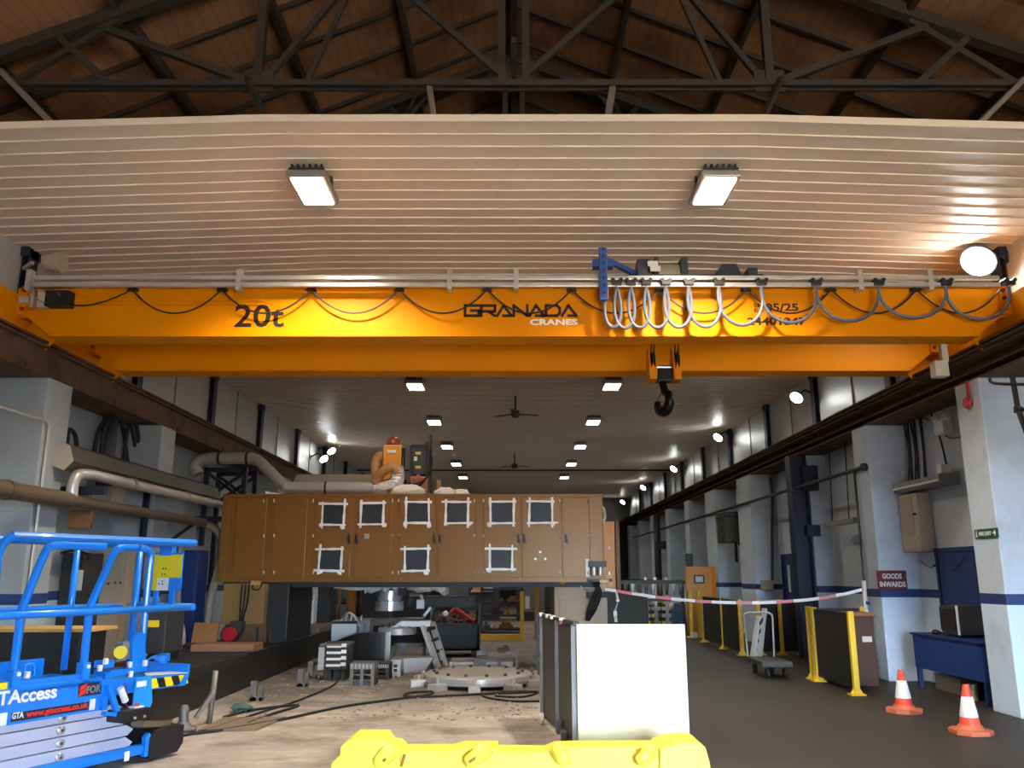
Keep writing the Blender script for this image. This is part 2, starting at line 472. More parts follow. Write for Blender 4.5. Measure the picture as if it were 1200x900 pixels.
# pillars carrying the crane runway, blue stanchions above
PY = [10.03, 13.43, 16.95, 20.35, 24.0, 27.6, 31.2, 34.8, 38.4, 42.0]
for s_ in (-1, 1):
    for i, yy in enumerate(PY):
        dep = .57 if i < 3 else (1.2 if i in (3, 4) else .7)
        x0 = XP_ if i != 2 else (6.0 if s_ == 1 else 6.28)
        struct('pillar', MB().span((s_ * x0, yy, 0), (s_ * 6.4, yy + dep, 3.98), .02), m_wall if s_ > 0 else m_wall_l, org=(s_ * 6.05, yy + .3, 0))
    for i, yy in enumerate([6.9] + PY):
        struct('column', MB().ibeam((s_ * 6.375, yy + .3, 4.42), (s_ * 6.375, yy + .3, zc(6.37)), .2, .1, .02, .03, (1, 0, 0)).box((s_ * 6.375, yy + .3, zc(6.37) - .06), (.1, .3, .12)), m_navy, org=(s_ * 6.37, yy + .3, 4.4))
    for i, yy in enumerate(PY):
        struct('trim_' + str(i + 1 + (0 if s_ < 0 else 20)), MB().span((s_ * 6.41, yy + 1.98, 4.0), (s_ * 6.445, yy + 2.02, zc(6.4))), m_grey)
    # runway beam: riveted plate girder with ledger angles
    rb = MB().ibeam((s_ * 6.07, Y0, 4.2), (s_ * 6.07, Y1 - .1, 4.2), .58, .44, .03, .03)
    rb.span((s_ * 5.76, Y0, 4.33), (s_ * 5.84, Y1 - .1, 4.35))
    yy = 5.0
    if s_ < 0: rb.span((-5.83, Y0, 4.02), (-5.87, Y1 - .1, 4.38))
    for zz_, xx_ in (((4.12, 5.86), (4.29, 5.82)) if s_ > 0 else ((4.35, 5.80),)):
        rb.span((s_ * xx_, Y0, zz_), (s_ * 6.06, Y1 - .1, zz_ + .025))
    while yy < 30 and s_ < 0:
        rb.prism([(s_ * 6.06, 4.01), (s_ * 5.79, 4.01), (s_ * 5.79, 4.03), (s_ * 5.84, 4.12), (s_ * 5.84, 4.39), (s_ * 6.06, 4.39)], 'y', yy, yy + .02); yy += 2.3
    struct('runway_beam', rb, m_rust)
    struct('runway_rail', MB().span((s_ * 6.18, Y0, 4.42), (s_ * 6.24, Y1 - .1, 4.49)), m_rust)

m_column = M('column_blue', (20, 25, 56), .5, 0, .1)
# blue steel column on the right between the pillars
struct('steel_column', MB().ibeam((5.78, 17.0, 0), (5.78, 17.0, 3.97), .3, .34, .03, .03, (1, 0, 0)).box((6.0, 16.9, 3.5), (.3, .2, .5)).box((5.98, 16.9, 2.45), (.26, .2, .22)), m_column, org=(5.78, 17, 0))

# ---------------------------------------------------------------- light
wd = bpy.data.worlds.new('daylight'); SC.world = wd; wd.use_nodes = True
nt = wd.node_tree; N = nt.nodes; L = nt.links; N.clear()
wo = N.new('ShaderNodeOutputWorld'); bg = N.new('ShaderNodeBackground'); L.new(bg.outputs[0], wo.inputs[0])
tc = N.new('ShaderNodeTexCoord'); sp = N.new('ShaderNodeSeparateXYZ'); L.new(tc.outputs['Generated'], sp.inputs[0])
mr = N.new('ShaderNodeMapRange'); mr.inputs[1].default_value = -.5; mr.inputs[2].default_value = .5; L.new(sp.outputs[2], mr.inputs[0])
rp = N.new('ShaderNodeValToRGB'); el = rp.color_ramp.elements
el[0].position = .28; el[0].color = (.60, .50, .40, 1); el[1].position = .66; el[1].color = (.72, .88, 1.05, 1)
for ps, cl in ((.34, (.26, .23, .20, 1)), (.48, (.20, .20, .20, 1)), (.51, (.56, .74, .95, 1))):
    q_ = el.new(ps); q_.color = cl
L.new(mr.outputs[0], rp.inputs[0]); L.new(rp.outputs[0], bg.inputs[0]); bg.inputs[1].default_value = SKY
pl = bpy.data.lights.new('goods_door_portal', 'AREA'); pl.shape = 'RECTANGLE'; pl.size = 5.3; pl.size_y = 3.2
po = bpy.data.objects.new('goods_door_portal', pl); C.objects.link(po); po.location = (3.65, Y0 - .32, 1.6); po.rotation_euler = (PI / 2, 0, PI)
pl.cycles.is_portal = True

m_led = emitter('led_panel', (1.0, .89, .74), LED)
m_flood = emitter('flood_glass', (.95, 1.0, .98), FLOOD)
m_alu = M('light_housing', (150, 148, 144), .4, .6)


def ceiling_light(loc, label):
    t = thing('ceiling_light', label, 'ceiling light', loc, group='square lights along the ceiling')
    x, y, z = loc
    obj('housing', MB().box((x, y, z - .13), (.42, .72, .08), bev=.015), m_alu, t)
    for k in (-1, 1):
        obj('diffuser', MB().box((x, y + k * .165, z - .176), (.33, .29, .012)), m_led, t)
        obj('bracket', MB().bar((x + k * .2, y, z - .13), (x + k * .2, y, z), .02, .06), m_dkgrey, t)
    f = MB().span((x - .19, y - .33, z - .09), (x + .19, y + .33, z - .05))
    for k in range(6): f.box((x - .16 + k * .064, y - .2, z - .035), (.02, .26, .05))
    obj('heat_sink', f, m_dkgrey, t)
    return t


LY = [8.5, 13.6, 18.35, 22.9, 27.5, 32.0, 36.5]
c0 = None
for s_, row in ((-1, 'left'), (1, 'right')):
    for i, yy in enumerate(LY):
        lb = 'square ceiling light, %s from the ceiling front edge in the %s-hand row' % (ORD[i], row)
        loc = (s_ * 2.22, yy, ZC)
        sl_ = bpy.data.lights.new('led_beam', 'SPOT'); sl_.energy = BEAM * (1 if i == 0 else .14); sl_.spot_size = math.radians(136); sl_.spot_blend = .55; sl_.shadow_soft_size = .1; sl_.color = (1.0, .86, .68)
        so_ = bpy.data.objects.new('led_beam', sl_); C.objects.link(so_); so_.location = (loc[0], loc[1], loc[2] - .22)
        if c0 is None: c0 = ceiling_light(loc, lb)
        else: dup(c0, loc, label=lb)


def floodlight(loc, sgn, label, r=.13):
    t = thing('floodlight', label, 'floodlight', loc, group='floodlights on the upper wall')
    loc = Vector(loc); x, y, z = loc
    d = Vector((-sgn * .55, -.35, -.62)).normalized()
    rot = Vector((0, 0, 1)).rotation_difference(d).to_matrix()
    obj('housing', MB().lathe([(0, -.10), (r * .6, -.09), (r * 1.08, -.02), (r * 1.12, .03), (r * 1.02, .03), (0, .02)], loc, 20, rot), m_dkgrey, t)
    obj('lamp_glass', MB().lathe([(0, .032), (r, .032), (r, .045), (r * .6, .06), (0, .065)], loc, 20, rot), m_flood, t)
    obj('arm', MB().tube([loc - d * .08, loc - d * .16 + V(sgn * .1, 0, .05), V(sgn * 6.43, y + .05, z + .05)], .025, 8).box((sgn * 6.425, y + .05, z + .05), (.02, .16, .16)), m_navy, t)
    return t


fl = [(1, 1147, 305, 6.05), (1, 934, 465, 6.0), (1, 842, 512, 6.0), (1, 790, 549, 6.0), (1, 754, 571, 6.0), (1, 730, 588, 6.0)]
for i, (s_, u, v, X) in enumerate(fl):
    p = XP(u, v, X); floodlight(p, s_, ['glaring floodlight on the right upper wall above the crane end', 'floodlight on the right upper wall just behind the far girder'][i] if i < 2 else 'small floodlight high on the right upper wall, %s from the crane' % ORD[i], .2 if i == 0 else .13)
for u, v, lb in ((388, 528, 'bright floodlight high on the left upper wall beyond the crane'), (379, 537, 'smaller floodlight just beyond the bright one on the left upper wall')):
    floodlight(XP(u, v, -6.0), -1, lb)
# ---------------------------------------------------------------- the overhead crane
DF = 9.8; DB = 11.57           # front faces of the two girders
GZ0, GZ1 = 4.44, 5.09; GW = .36
crane = thing('bridge_crane', 'yellow double girder overhead crane spanning the whole hall on the runway rails', 'crane', (0, 10.8, 4.5))


def girder(y0, name_lab=None):
    xb, xe, xo, zt = 5.70, 6.0, 6.11, GZ0 + .25
    poly = [(-xb, GZ0 + .02), (xb, GZ0 + .02), (xe, zt), (xo, zt), (xo, GZ1 - .02), (-xo, GZ1 - .02), (-xo, zt), (-xe, zt)]
    g = MB().prism(poly, 'y', y0 + .03, y0 + GW - .03)
    g.span((-xb, y0, GZ0), (xb, y0 + GW, GZ0 + .018)).span((-xo, y0, GZ1 - .018), (xo, y0 + GW, GZ1))
    for s_ in (-1, 1): g.bar((s_ * xb, y0 + GW / 2, GZ0 + .01), (s_ * xe, y0 + GW / 2, zt), GW, .018, (s_ * .6, 0, 1))
    return obj('girder', g, m_yellow, crane)


g1 = girder(DF); g2 = girder(DB)
# seam weld and stiffener line on the near girder's left half
obj('web_stiffener', MB().bar((-5.3, DF + .02, GZ0 + .42), (-3.1, DF + .02, GZ0 + .42), .02, .02).bar((-5.3, DF + .02, GZ0 + .47), (-3.1, DF + .02, GZ0 + .47), .02, .02), m_yellow, g1)
for s_ in (-1, 1):
    ec = MB().span((s_ * 6.12, DF - .75, 4.56), (s_ * 6.31, DB + 1.1, 4.98), .02)
    ec.prism([(DF - .75, 4.6), (DF - .95, 4.72), (DF - .95, 4.9), (DF - .75, 4.95)], 'x', s_ * 6.13, s_ * 6.3)
    e = obj('end_carriage', ec, m_yellow, crane)
    for yy in (DF - .5, DB + .8):
        obj('wheel', MB().lathe([(0, -.05), (.13, -.05), (.13, -.035), (.105, -.03), (.105, .03), (.13, .035), (.13, .05), (0, .05)], (s_ * 6.21, yy, 4.625), 20, Matrix.Rotation(PI / 2, 3, 'Y')), m_dkgrey, e)
    for yy in (DF - .035, DB - .035):
        p = obj('joint_plate', MB().span((s_ * 6.0, yy, GZ0 + .27), (s_ * 6.12, yy + .03, GZ1 - .04)), m_yellow, crane)
        for z in (4.78, 4.92, 5.02):
            obj('bolt', MB().cyl((s_ * 6.04, yy - .03, z), (s_ * 6.04, yy, z), .025, n=6), M('bolt_red', (120, 40, 28), .6) if 'bolt_red' not in bpy.data.materials else bpy.data.materials['bolt_red'], p)
    obj('buffer', MB().cyl((s_ * 6.2, DF - .95, 4.8), (s_ * 6.2, DF - 1.12, 4.8), .08, n=16), m_rubber, crane)

# festoon tracks
RY = DF - .13
zu = P(602, 326, RY).z; zl = P(602, 334, RY).z
for z in (zu, zl):
    tr = obj('festoon_track', MB().span((-5.9, RY - .028, z - .026), (5.95, RY + .028, z + .026), .006), m_silver, crane)
for u in (34, 280, 527, 605, 1008, 1090):
    x = P(u, 330, RY).x
    obj('track_bracket', MB().box((x, RY + .02, (zu + zl) / 2 + .02), (.06, .1, .26)).bar((x, RY, zl - .03), (x, DF + .03, zl - .03), .05, .03), m_silver, crane)


# writing on the girder
m_ink = M('lettering_dark', (32, 9, 12), .5, 0, .03)
m_inkw = M('lettering_white', (240, 236, 220), .5, 0, .03)
FY = DF + .026


def on_girder(u, v):
    p = P(u, v, FY)
    return lambda x, y, z: (p.x + x, FY + .003 - z, p.z + y)


def pxw(n): return P(602 + n, 365, FY).x


obj('lettering', MB().text('20t', .40, on_girder(274, 382.5), .006, width=pxw(58)), m_ink, g1, label='large dark load rating lettering')
nm = MB()
p0 = P(545, 371.5, FY); p1 = P(678, 371.5, FY); lw = (p1.x - p0.x) / 7.0; lh = P(545, 356.5, FY).z - p0.z; tk = .034; w_ = lw * .84
strokes = {
    'G': [((1, 1), (0, 1)), ((0, 1), (0, 0)), ((0, 0), (1, 0)), ((1, 0), (1, .5)), ((1, .5), (.45, .5))],
    'R': [((0, 0), (0, 1)), ((0, 1), (1, 1)), ((1, 1), (1, .42)), ((1, .42), (0, .42)), ((.5, .42), (1, 0))],
    'A': [((-.02, 0), (.45, 1)), ((.45, 1), (1.02, 0)), ((1.02, 0), (.45, 0))],
    'N': [((0, 0), (0, 1)), ((0, 1), (1, 0)), ((1, 0), (1, 1))],
    'D': [((0, 0), (0, 1)), ((0, 1), (.8, 1)), ((.8, 1), (1, .75)), ((1, .75), (1, .25)), ((1, .25), (.8, 0)), ((.8, 0), (0, 0))]}
for i, ch in enumerate('GRANADA'):
    for (a, b) in strokes[ch]:
        A = V(p0.x + i * lw + a[0] * w_, FY, p0.z + tk / 2 + a[1] * (lh - tk)); B = V(p0.x + i * lw + b[0] * w_, FY, p0.z + tk / 2 + b[1] * (lh - tk))
        d = (B - A).normalized() * tk * .45
        nm.bar(A - d, B + d, .008, tk, (0, 0, 1) if abs(d.z) < abs(d.x) else (1, 0, 0))
obj('lettering', nm, m_ink, g1, label='wide dark maker name in square letters')
obj('lettering', MB().text('CRANES', .1, on_girder(621, 380.5), .004, width=pxw(56)), m_inkw, g1, label='small white lettering under the maker name')
obj('lettering', MB().text('SN', .065, on_girder(883, 360), .001, width=pxw(12)).text('EA', .065, on_girder(884, 365.5), .001, width=pxw(11)), m_ink, g1, label='tiny stacked letters')
obj('lettering', MB().text('05/25', .13, on_girder(897, 364), .004, width=pxw(39)), m_ink, g1, label='dark date figures')
obj('lettering', MB().text('24401347', .13, on_girder(876, 380.5), .004, width=pxw(69)), m_ink, g1, label='dark serial figures')

# control gear on the left end
bx = obj('junction_box', MB().box(P(70, 351, DF - .06), (.3, .14, .2), bev=.012), m_black, crane)
obj('limit_switch', MB().box(P(52, 352, DF - .05), (.12, .1, .2)).box(P(39, 351, DF - .07), (.035, .06, .22)).box(P(30, 352, DF - .04), (.12, .08, .09)), m_silver, crane)
obj('wiring', MB().tube(cat([P(48, 337, DF - .1), P(56, 345, DF - .12), P(63, 338, DF - .1), P(70, 346, DF - .14)]), .008, 6).tube(cat([P(36, 340, DF - .1), P(45, 352, DF - .14), P(60, 356, DF - .1)]), .008, 6), m_grey, crane)
# collision sensor hanging at the right end of the far girder
obj('sensor_box', MB().box(P(1101, 433, 10.05), (.17, .14, .2), bev=.01).span(P(1104, 404, 10.05) + V(-.03, -.03, 0), P(1108, 424, 10.05) + V(.03, .03, 0)), M('pale_box', (190, 186, 170), .5), crane)

# looped cables
m_fest = M('festoon_cable', (92, 96, 110), .45, 0, .08)
m_pend = M('thin_cable', (34, 20, 18), .55)
fest = thing('festoon_cable', 'thick grey cable hanging in loops along the right half of the crane', 'cable', (2.5, RY, zl))
clips = [712, 722.5, 739, 757, 780, 807, 842, 892, 956, 1029, 1108, 1182]
bots = [383.5, 384.5, 384, 384, 383.5, 383, 381, 378, 376, 372, 374]
for i in range(len(clips) - 1):
    a = P(clips[i], 336, RY - .05); b = P(clips[i + 1], 336, RY - .05); zb = P(clips[i], bots[i], RY - .05).z
    dx = b.x - a.x; bulge = max(0, .24 - dx * .25) * .9
    if i == 0: a.x -= 0
    dz = a.z - zb; k = dz * 1.33
    pts = bez(a, (a.x - bulge, a.y, a.z - k), (b.x + bulge, b.y, b.z - k), b, 22)
    m = MB().tube(pts, .02, 8, flat=1.0)
    m.tube([q + V(.012, .035, .004) for q in pts], .016, 6)
    obj('cable_loop', m, m_fest, fest)
for u in clips[1:]:
    p = P(u, 333, RY - .02)
    obj('cable_trolley', MB().box(p + V(0, -.02, .005), (.12, .07, .06), bev=.01).cyl(p + V(-.05, -.06, .04), p + V(-.05, .06, .04), .025, n=10).cyl(p + V(.05, -.06, .04), p + V(.05, .06, .04), .025, n=10), m_black, fest)
pend = thing('sagging_cable', 'thin black cable sagging between clips along the crane girder', 'cable', (-1, DF - .05, 5.0))
cl2 = [80, 155, 260, 365, 468, 571, 670, 773, 875, 974, 1074, 1172]
for i in range(len(cl2) - 1):
    a = P(cl2[i], 356 if i == 0 else 339, DF - .07); b = P(cl2[i + 1], 339, DF - .07); zb = P(cl2[i], 367, DF - .07).z
    k = (min(a.z, b.z) - zb) * (1.33 if i else 1.2)
    pts = bez(a, (a.x * .68 + b.x * .32, a.y, a.z - k * (1 if i else .5)), (a.x * .32 + b.x * .68, b.y, b.z - k), b, 18)
    obj('cable_loop', MB().tube(pts, .011, 6), m_pend, pend)
for u in cl2[1:-1]:
    p = P(u, 338, DF - .07)
    obj('cable_clip', MB().box(p + V(0, .03, 0), (.1, .1, .035)).bar(p + V(-.06, 0, -.03), p + V(.06, 0, .02), .03, .015).bar(p + V(-.06, 0, .02), p + V(.06, 0, -.03), .03, .015), m_black, pend)

# hoist trolley on top of the girders
ht = thing('hoist_trolley', 'hoist trolley with dark motors and beige drum on top of the crane girders', 'hoist', (2.3, 10.8, GZ1))
m_motor = M('motor_navy', (36, 42, 56), .45, .1)
m_drum = M('hoist_beige', (150, 140, 120), .45)
hx = lambda u, v, D=10.3: P(u, v, D)
for x in (1.62, 3.0):
    obj('frame_beam', MB().span((x - .06, DF + .05, GZ1 + .1), (x + .06, DB + .32, GZ1 + .26)), m_motor, ht)
for yy in (DF + .18, DB + .18):
    obj('wheel_beam', MB().span((1.45, yy - .06, GZ1 + .06), (3.15, yy + .06, GZ1 + .2)), m_motor, ht)
    for x in (1.6, 3.0): obj('wheel', MB().cyl((x, yy - .05, GZ1 + .09), (x, yy + .05, GZ1 + .09), .09, n=18), m_dkgrey, ht)
a, b = hx(771, 317), hx(796, 317); r_ = .15
d = obj('rope_drum', MB().cyl((a.x, 10.4, a.z - .03), (b.x, 10.4, a.z - .03), r_, n=28), m_drum, ht)
obj('drum_frame', MB().box((a.x - .03, 10.4, a.z - .05), (.05, .4, .4)).box((b.x + .05, 10.4, a.z - .04), (.09, .4, .36)).bar((a.x - .03, 10.4, a.z - .23), (b.x + .05, 10.4, a.z - .2), .3, .04), m_motor, ht)
obj('gear_motor', MB().lathe([(0, 0), (.1, 0), (.14, .04), (.14, .2), (.1, .24), (0, .24)], (hx(746, 318).x, 10.4, a.z - .02), 20, Matrix.Rotation(PI / 2, 3, 'Y')).box((hx(753, 313).x, 10.3, a.z + .04), (.16, .2, .16)), m_motor, ht)
for u, v in ((765, 309), (768, 315)):
    obj('label_plate', MB().box(hx(u, v, 10.1), (.13, .02, .07)), m_white, ht)
pz = GZ1 + .06
a, b = hx(830, 325, 10.2), hx(869, 309, 10.2)
obj('control_box', MB().prism([(hx(832, 318, 10.2).x - .02, pz + .2), (hx(829, 318, 10.2).x, pz + .05), (hx(872, 318, 10.2).x, pz + .05), (hx(870, 318, 10.2).x, pz + .2), (hx(864, 318, 10.2).x, b.z), (hx(846, 318, 10.2).x, b.z), (hx(842, 318, 10.2).x, pz + .28)], 'y', 10.2, 10.75), m_motor, ht)
# blue towing arm that pulls the cable trolleys
m_blue2 = M('arm_blue', (38, 78, 140), .4, .2)
p = P(707, 320, RY - .1)
ta = MB().span((P(702, 320, RY - .1).x, RY - .14, P(0, 352, RY - .1).z), (P(711.5, 320, RY - .1).x, RY - .08, P(0, 291, RY - .1).z), .008)
arm = obj('towing_arm', ta, m_blue2, ht)
for i in range(7):
    z = P(0, 293 + i * 8.5, RY - .1).z
    obj('bolt', MB().cyl((p.x, RY - .16, z), (p.x, RY - .13, z), .02, n=6), m_motor, arm)
obj('arm_bracket', MB().span((p.x - .12, RY - .08, P(0, 315, RY).z), (p.x + .13, RY + .05, P(0, 306, RY).z)).bar((p.x, RY, P(0, 302, RY).z), (1.6, DF + .2, GZ1 + .2), .06, .06), m_blue2, ht)

# hook block
hb = thing('hook_block', 'yellow and black hook block hanging below the crane between its girders', 'hook block', P(776, 440, 10.85))
D_ = 10.85
m_hook = M('black_steel', (16, 16, 17), .35, .5)
zt, zb = P(0, 409, D_).z, P(0, 447, D_).z; r_ = (zt - zb) / 2; zc_ = (zt + zb) / 2
for u in (763.5, 791.5):
    x = P(u, 430, D_).x
    sh = MB()
    for k in (-1, 1):
        prof = [(-r_ * .62, zc_ + r_ * .2), (-r_ * .45, zc_ + r_ * .85), (0, zc_ + r_), (r_ * .45, zc_ + r_ * .85), (r_ * .62, zc_ + r_ * .2), (r_ * .6, zc_ - r_ * .7), (r_ * .35, zc_ - r_), (-r_ * .35, zc_ - r_), (-r_ * .6, zc_ - r_ * .7)]
        sh.prism([(D_ + q[0], q[1]) for q in prof], 'x', x + k * .045 - .008, x + k * .045 + .008)
    sh.span((x - .045, D_ - r_ * .63, zc_ - r_), (x + .045, D_ - r_ * .55, zc_ + r_ * .15)).span((x - .045, D_ + r_ * .55, zc_ - r_), (x + .045, D_ + r_ * .63, zc_ + r_ * .15)).span((x - .045, D_ - r_ * .6, zc_ - r_), (x + .045, D_ + r_ * .6, zc_ - r_ * .94))
    c_ = obj('sheave_guard', sh, m_yellow, hb)
    obj('sheave', MB().lathe([(0, -.03), (.17, -.03), (.14, 0), (.17, .03), (0, .03)], (x, D_, zc_ + .02), 24, Matrix.Rotation(PI / 2, 3, 'Y')), m_hook, hb)
    for k in (-1, 1):
        obj('rope', MB().cyl((x, D_ + k * .15, zc_), (2.3 + (x - 2.0) * 1.0 - .25, 10.4 + k * .06, GZ1 + .4), .009, n=6), m_dkgrey, hb)
xa, xb = P(763.5, 430, D_).x, P(791.5, 430, D_).x; xm = (xa + xb) / 2 - .02
obj('axle', MB().cyl((xa, D_, zc_ - .03), (xb, D_, zc_ - .03), .035, n=14), m_steel, hb)
obj('crosshead', MB().span((xa + .06, D_ - .09, zb - .01), (xb - .06, D_ + .09, zc_ - .06), .015), m_hook, hb)
zt2 = zb; zh = P(0, 485, D_).z; R = .135; cz = zh + R + .03
pts = [V(xm, D_, zt2 + .05), V(xm, D_, cz + R + .07), V(xm + .01, D_, cz + R + .02)]
hk = [(0, cz + R + .12)] + [(R * math.sin(math.radians(a)), cz + R * math.cos(math.radians(a))) for a in (20, 60, 100, 140, 180, 220, 255, 280)]
pts = [V(xm, D_, zt2 + .05)] + [V(xm + x * .45, D_ - x * .89, z) for x, z in hk]
rad = [.05, .05, .055, .06, .066, .072, .075, .068, .052, .03]
pp = cat(pts, 5); rr = [rad[min(int(i / 5), 8)] * (1 - (i % 5) / 5) + rad[min(int(i / 5) + 1, 9)] * ((i % 5) / 5) for i in range(len(pp))]
obj('hook', MB().tube(pp, rr, 12), m_hook, hb)
obj('safety_latch', MB().bar((xm, D_ - .01, cz + R + .02), (xm - R * .5, D_ + R * .8, cz + .03), .03, .012), m_steel, hb)
# ---------------------------------------------------------------- the gantry machine
E = 15.0
m_tan = M('cabinet_brown', (134, 88, 36), .36, 0, .06, 2); m_tan.node_tree.nodes[m_tan['bsdf']].inputs['Specular Tint'].default_value = (1, .82, .6, 1)
m_tan2 = M('leg_tan', (140, 104, 56), .5, 0, .06, 2)
m_beige = M('machine_beige', (168, 140, 108), .5, 0, .06, 2)
m_cast = M('cast_dark', (40, 40, 40), .6, .1, .2, 6)
m_pane = M('dark_pane', (34, 36, 38), .5, 0, .25, 6)
m_tape = M('white_tape', (250, 248, 244), .5, 0, .03)
m_bed = M('bed_steel', (40, 37, 34), .5, .4, .25, 5, dirt=(62, 50, 38), damt=.4, dscale=2)
m_foil = M('crumpled_foil', (222, 218, 212), .35, .2, .2, 14, bump=1.0, bscale=22)
m_hose = M('tan_hose', (178, 128, 78), .55, 0, .1, 20)
m_cloth = M('white_cloth', (226, 216, 204), .8, 0, .06)
m_red = M('signal_red', (176, 24, 34), .4)

gm = thing('gantry_machine', 'long brown gantry machine enclosure of doors with white taped square windows, spanning the bay', 'machine', P(480, 790, E).to_2d().to_3d())
e = lambda u, v, d=0.0: P(u, v, E - d)
a, b = e(254, 680), e(706, 580)
enc = MB().span((a.x, E, a.z), (b.x, E + 1.7, b.z), .01)
enc.span((a.x - .02, E - .03, a.z - .03), (b.x + .01, E + 1.7, a.z + .03)).span((a.x, E - .02, b.z - .03), (b.x, E + 1.7, b.z + .015))
body = obj('enclosure', enc, m_tan, gm)
obj('underside_plate', MB().span((a.x + .1, E + .05, a.z - .12), (b.x - .1, E + 1.65, a.z - .031)), m_cast, gm)
doors = [(257, 270), (272, 313.5), (317, 361), (366, 413.5), (415.5, 460), (466, 511), (513, 557.5), (566, 609.5), (612, 656), (659.5, 690), (692, 705)]
wins = {3: [(391, 603), (387.5, 656)], 4: [(437, 602)], 5: [(489.5, 601), (488, 656)], 6: [(536, 600.5)], 7: [(588.5, 600.5), (587.5, 655)], 8: [(634, 600.5)]}
handles = {3: 409, 4: 417.5, 5: 508.5, 6: 515.5, 7: 607, 8: 614, 9: 663}
hinge = {1: 309, 2: 321, 3: 367, 5: 467, 6: 556, 7: 566.5, 8: 656, 4: 460, 9: 689}
for i, (u0, u1) in enumerate(doors):
    p, q = e(u0, 676.5), e(u1, 583.5)
    if i in (0, 10):
        obj('side_panel', MB().span((p.x, E - .012, p.z), (q.x, E, q.z), .004), m_tan, gm); continue
    d = obj('door', MB().span((p.x, E - .022, p.z), (q.x, E, q.z), .006), m_tan, gm)
    for (wu, wv) in wins.get(i, []):
        w0, w1 = e(wu - 13.5, wv + 12.5), e(wu + 13.5, wv - 12.5)
        obj('window_pane', MB().span((w0.x, E - .026, w0.z), (w1.x, E - .02, w1.z)), m_pane, d)
        tp = MB(); yy = E - .03; j = lambda s=.02: random.uniform(-s, s)
        for k, (A, B) in enumerate((((w0.x, w0.z), (w0.x, w1.z)), ((w1.x, w0.z), (w1.x, w1.z)), ((w0.x, w0.z), (w1.x, w0.z)), ((w0.x, w1.z), (w1.x, w1.z)))):
            dx, dz = B[0] - A[0], B[1] - A[1]; L_ = math.hypot(dx, dz); dx /= L_; dz /= L_
            e0, e1 = random.uniform(.03, .09), random.uniform(.03, .09)
            c0_, c1_ = V(A[0] - dx * e0 + j(.012), yy - k * .001, A[1] - dz * e0 + j(.012)), V(B[0] + dx * e1 + j(.012), yy - k * .001, B[1] + dz * e1 + j(.012))
            n = 5; rr_ = [random.uniform(.015, .026) for _ in range(n + 1)]; nx, nz = -dz, dx
            L0 = [c0_.lerp(c1_, t / n) for t in range(n + 1)]
            tp.prism([(q_.x + nx * rr_[t], q_.z + nz * rr_[t]) for t, q_ in enumerate(L0)] + [(q_.x - nx * rr_[t] * .9, q_.z - nz * rr_[t] * .9) for t, q_ in reversed(list(enumerate(L0)))], 'y', yy - k * .0015 - .002, yy + .005)
        for (cx_, cz_) in ((w0.x, w0.z), (w1.x, w0.z)):
            if random.random() < .75: tp.ball((cx_ + j(.03), E - .03, cz_ - .02 + j(.02)), .045, 8, (1, .25, .9), .008)
        obj('tape_border', tp, m_tape, d, label='ragged white tape border')
    if i in handles:
        h = e(handles[i], 631)
        obj('handle', MB().box((h.x, E - .04, h.z), (.035, .03, .15), bev=.008).bar((h.x, E - .055, h.z + .06), (h.x + .035, E - .055, h.z - .1), .02, .02), m_black, d)
    if i in hinge:
        for v in (587, 628, 671): obj('hinge', MB().cyl(e(hinge[i], v + 2, .03), e(hinge[i], v - 2, .03), .014, n=8), m_silver, d)
h = e(430, 628.5); obj('lock', MB().box((h.x, E - .03, h.z), (.09, .02, .09)).cyl((h.x, E - .05, h.z), (h.x, E - .03, h.z), .025), m_silver, gm)
for u, v in ((627.5, 655), (639, 655), (633, 647)):
    h = e(u, v); obj('plug', MB().cyl((h.x, E - .035, h.z), (h.x, E - .02, h.z), .02, n=10), m_silver, gm)
obj('scar_patch', MB().span(e(691, 676, .025), e(686, 655, .02) + V(0, .006, 0)), m_white, gm)
# valve set at the right end
vs = obj('valve_block', MB().box(e(700, 661, .12), (.3, .14, .1)).box(e(703, 680, .14), (.42, .12, .05)), m_dkgrey, gm)
for u in (696, 703.5):
    obj('regulator_bowl', MB().cyl(e(u, 674, .14), e(u, 663, .14), .045, n=14), m_silver, vs)
obj('yellow_tag', MB().box(e(708, 681, .21), (.16, .02, .05)), M('tag_yellow', (210, 180, 90), .5), vs)
# left leg: tan cabinet, rusty foot and dark slab
zb = e(0, 684).z
a, b = P(259, 731, E - .35), P(311, 684, E - .35)
lc = obj('leg_cabinet', MB().span((a.x, E - .35, a.z), (b.x, E + .8, zb), .008), m_tan2, gm)
obj('cabinet_panel', MB().span((PX(281, E - .37), E - .37, a.z + .02), (PX(309, E - .37), E - .35, zb - .04), .004), m_tan2, lc)
for k, (u0, u1) in enumerate(((284, 281), (288, 283), (292, 285))):
    obj('cable', MB().tube(cat([P(u0, 685, E - .42), P(u0 - 2, 705, E - .45), P(u1, 725, E - .42), P(u1 - 2, 740, E - .4)]), .014, 6), m_rubber, lc)
obj('cable', MB().tube(cat([P(297, 684, E - .42), P(288 + 8, 690, E - .45), P(303, 691, E - .45), P(307, 684, E - .42)]), .012, 6), m_rubber, lc)
obj('sensor', MB().box(P(300, 683, E - .42), (.16, .06, .07)), M('sensor_tan', (200, 150, 100), .5), lc)
m_rustleg = M('rust_foot', (104, 74, 46), .6, .1, .3, 7)
ft = MB().span((a.x + .05, E - .3, .47), (PX(313, E - .3), E + .8, a.z))
for u in (296, 304): ft.span((PX(u, E - .33), E - .33, .5), (PX(u + 5, E - .33), E - .3, a.z - .06))
obj('leg_foot', ft, m_rustleg, gm)
m_leg = M('leg_black', (36, 34, 32), .5, .2, .2, 4)
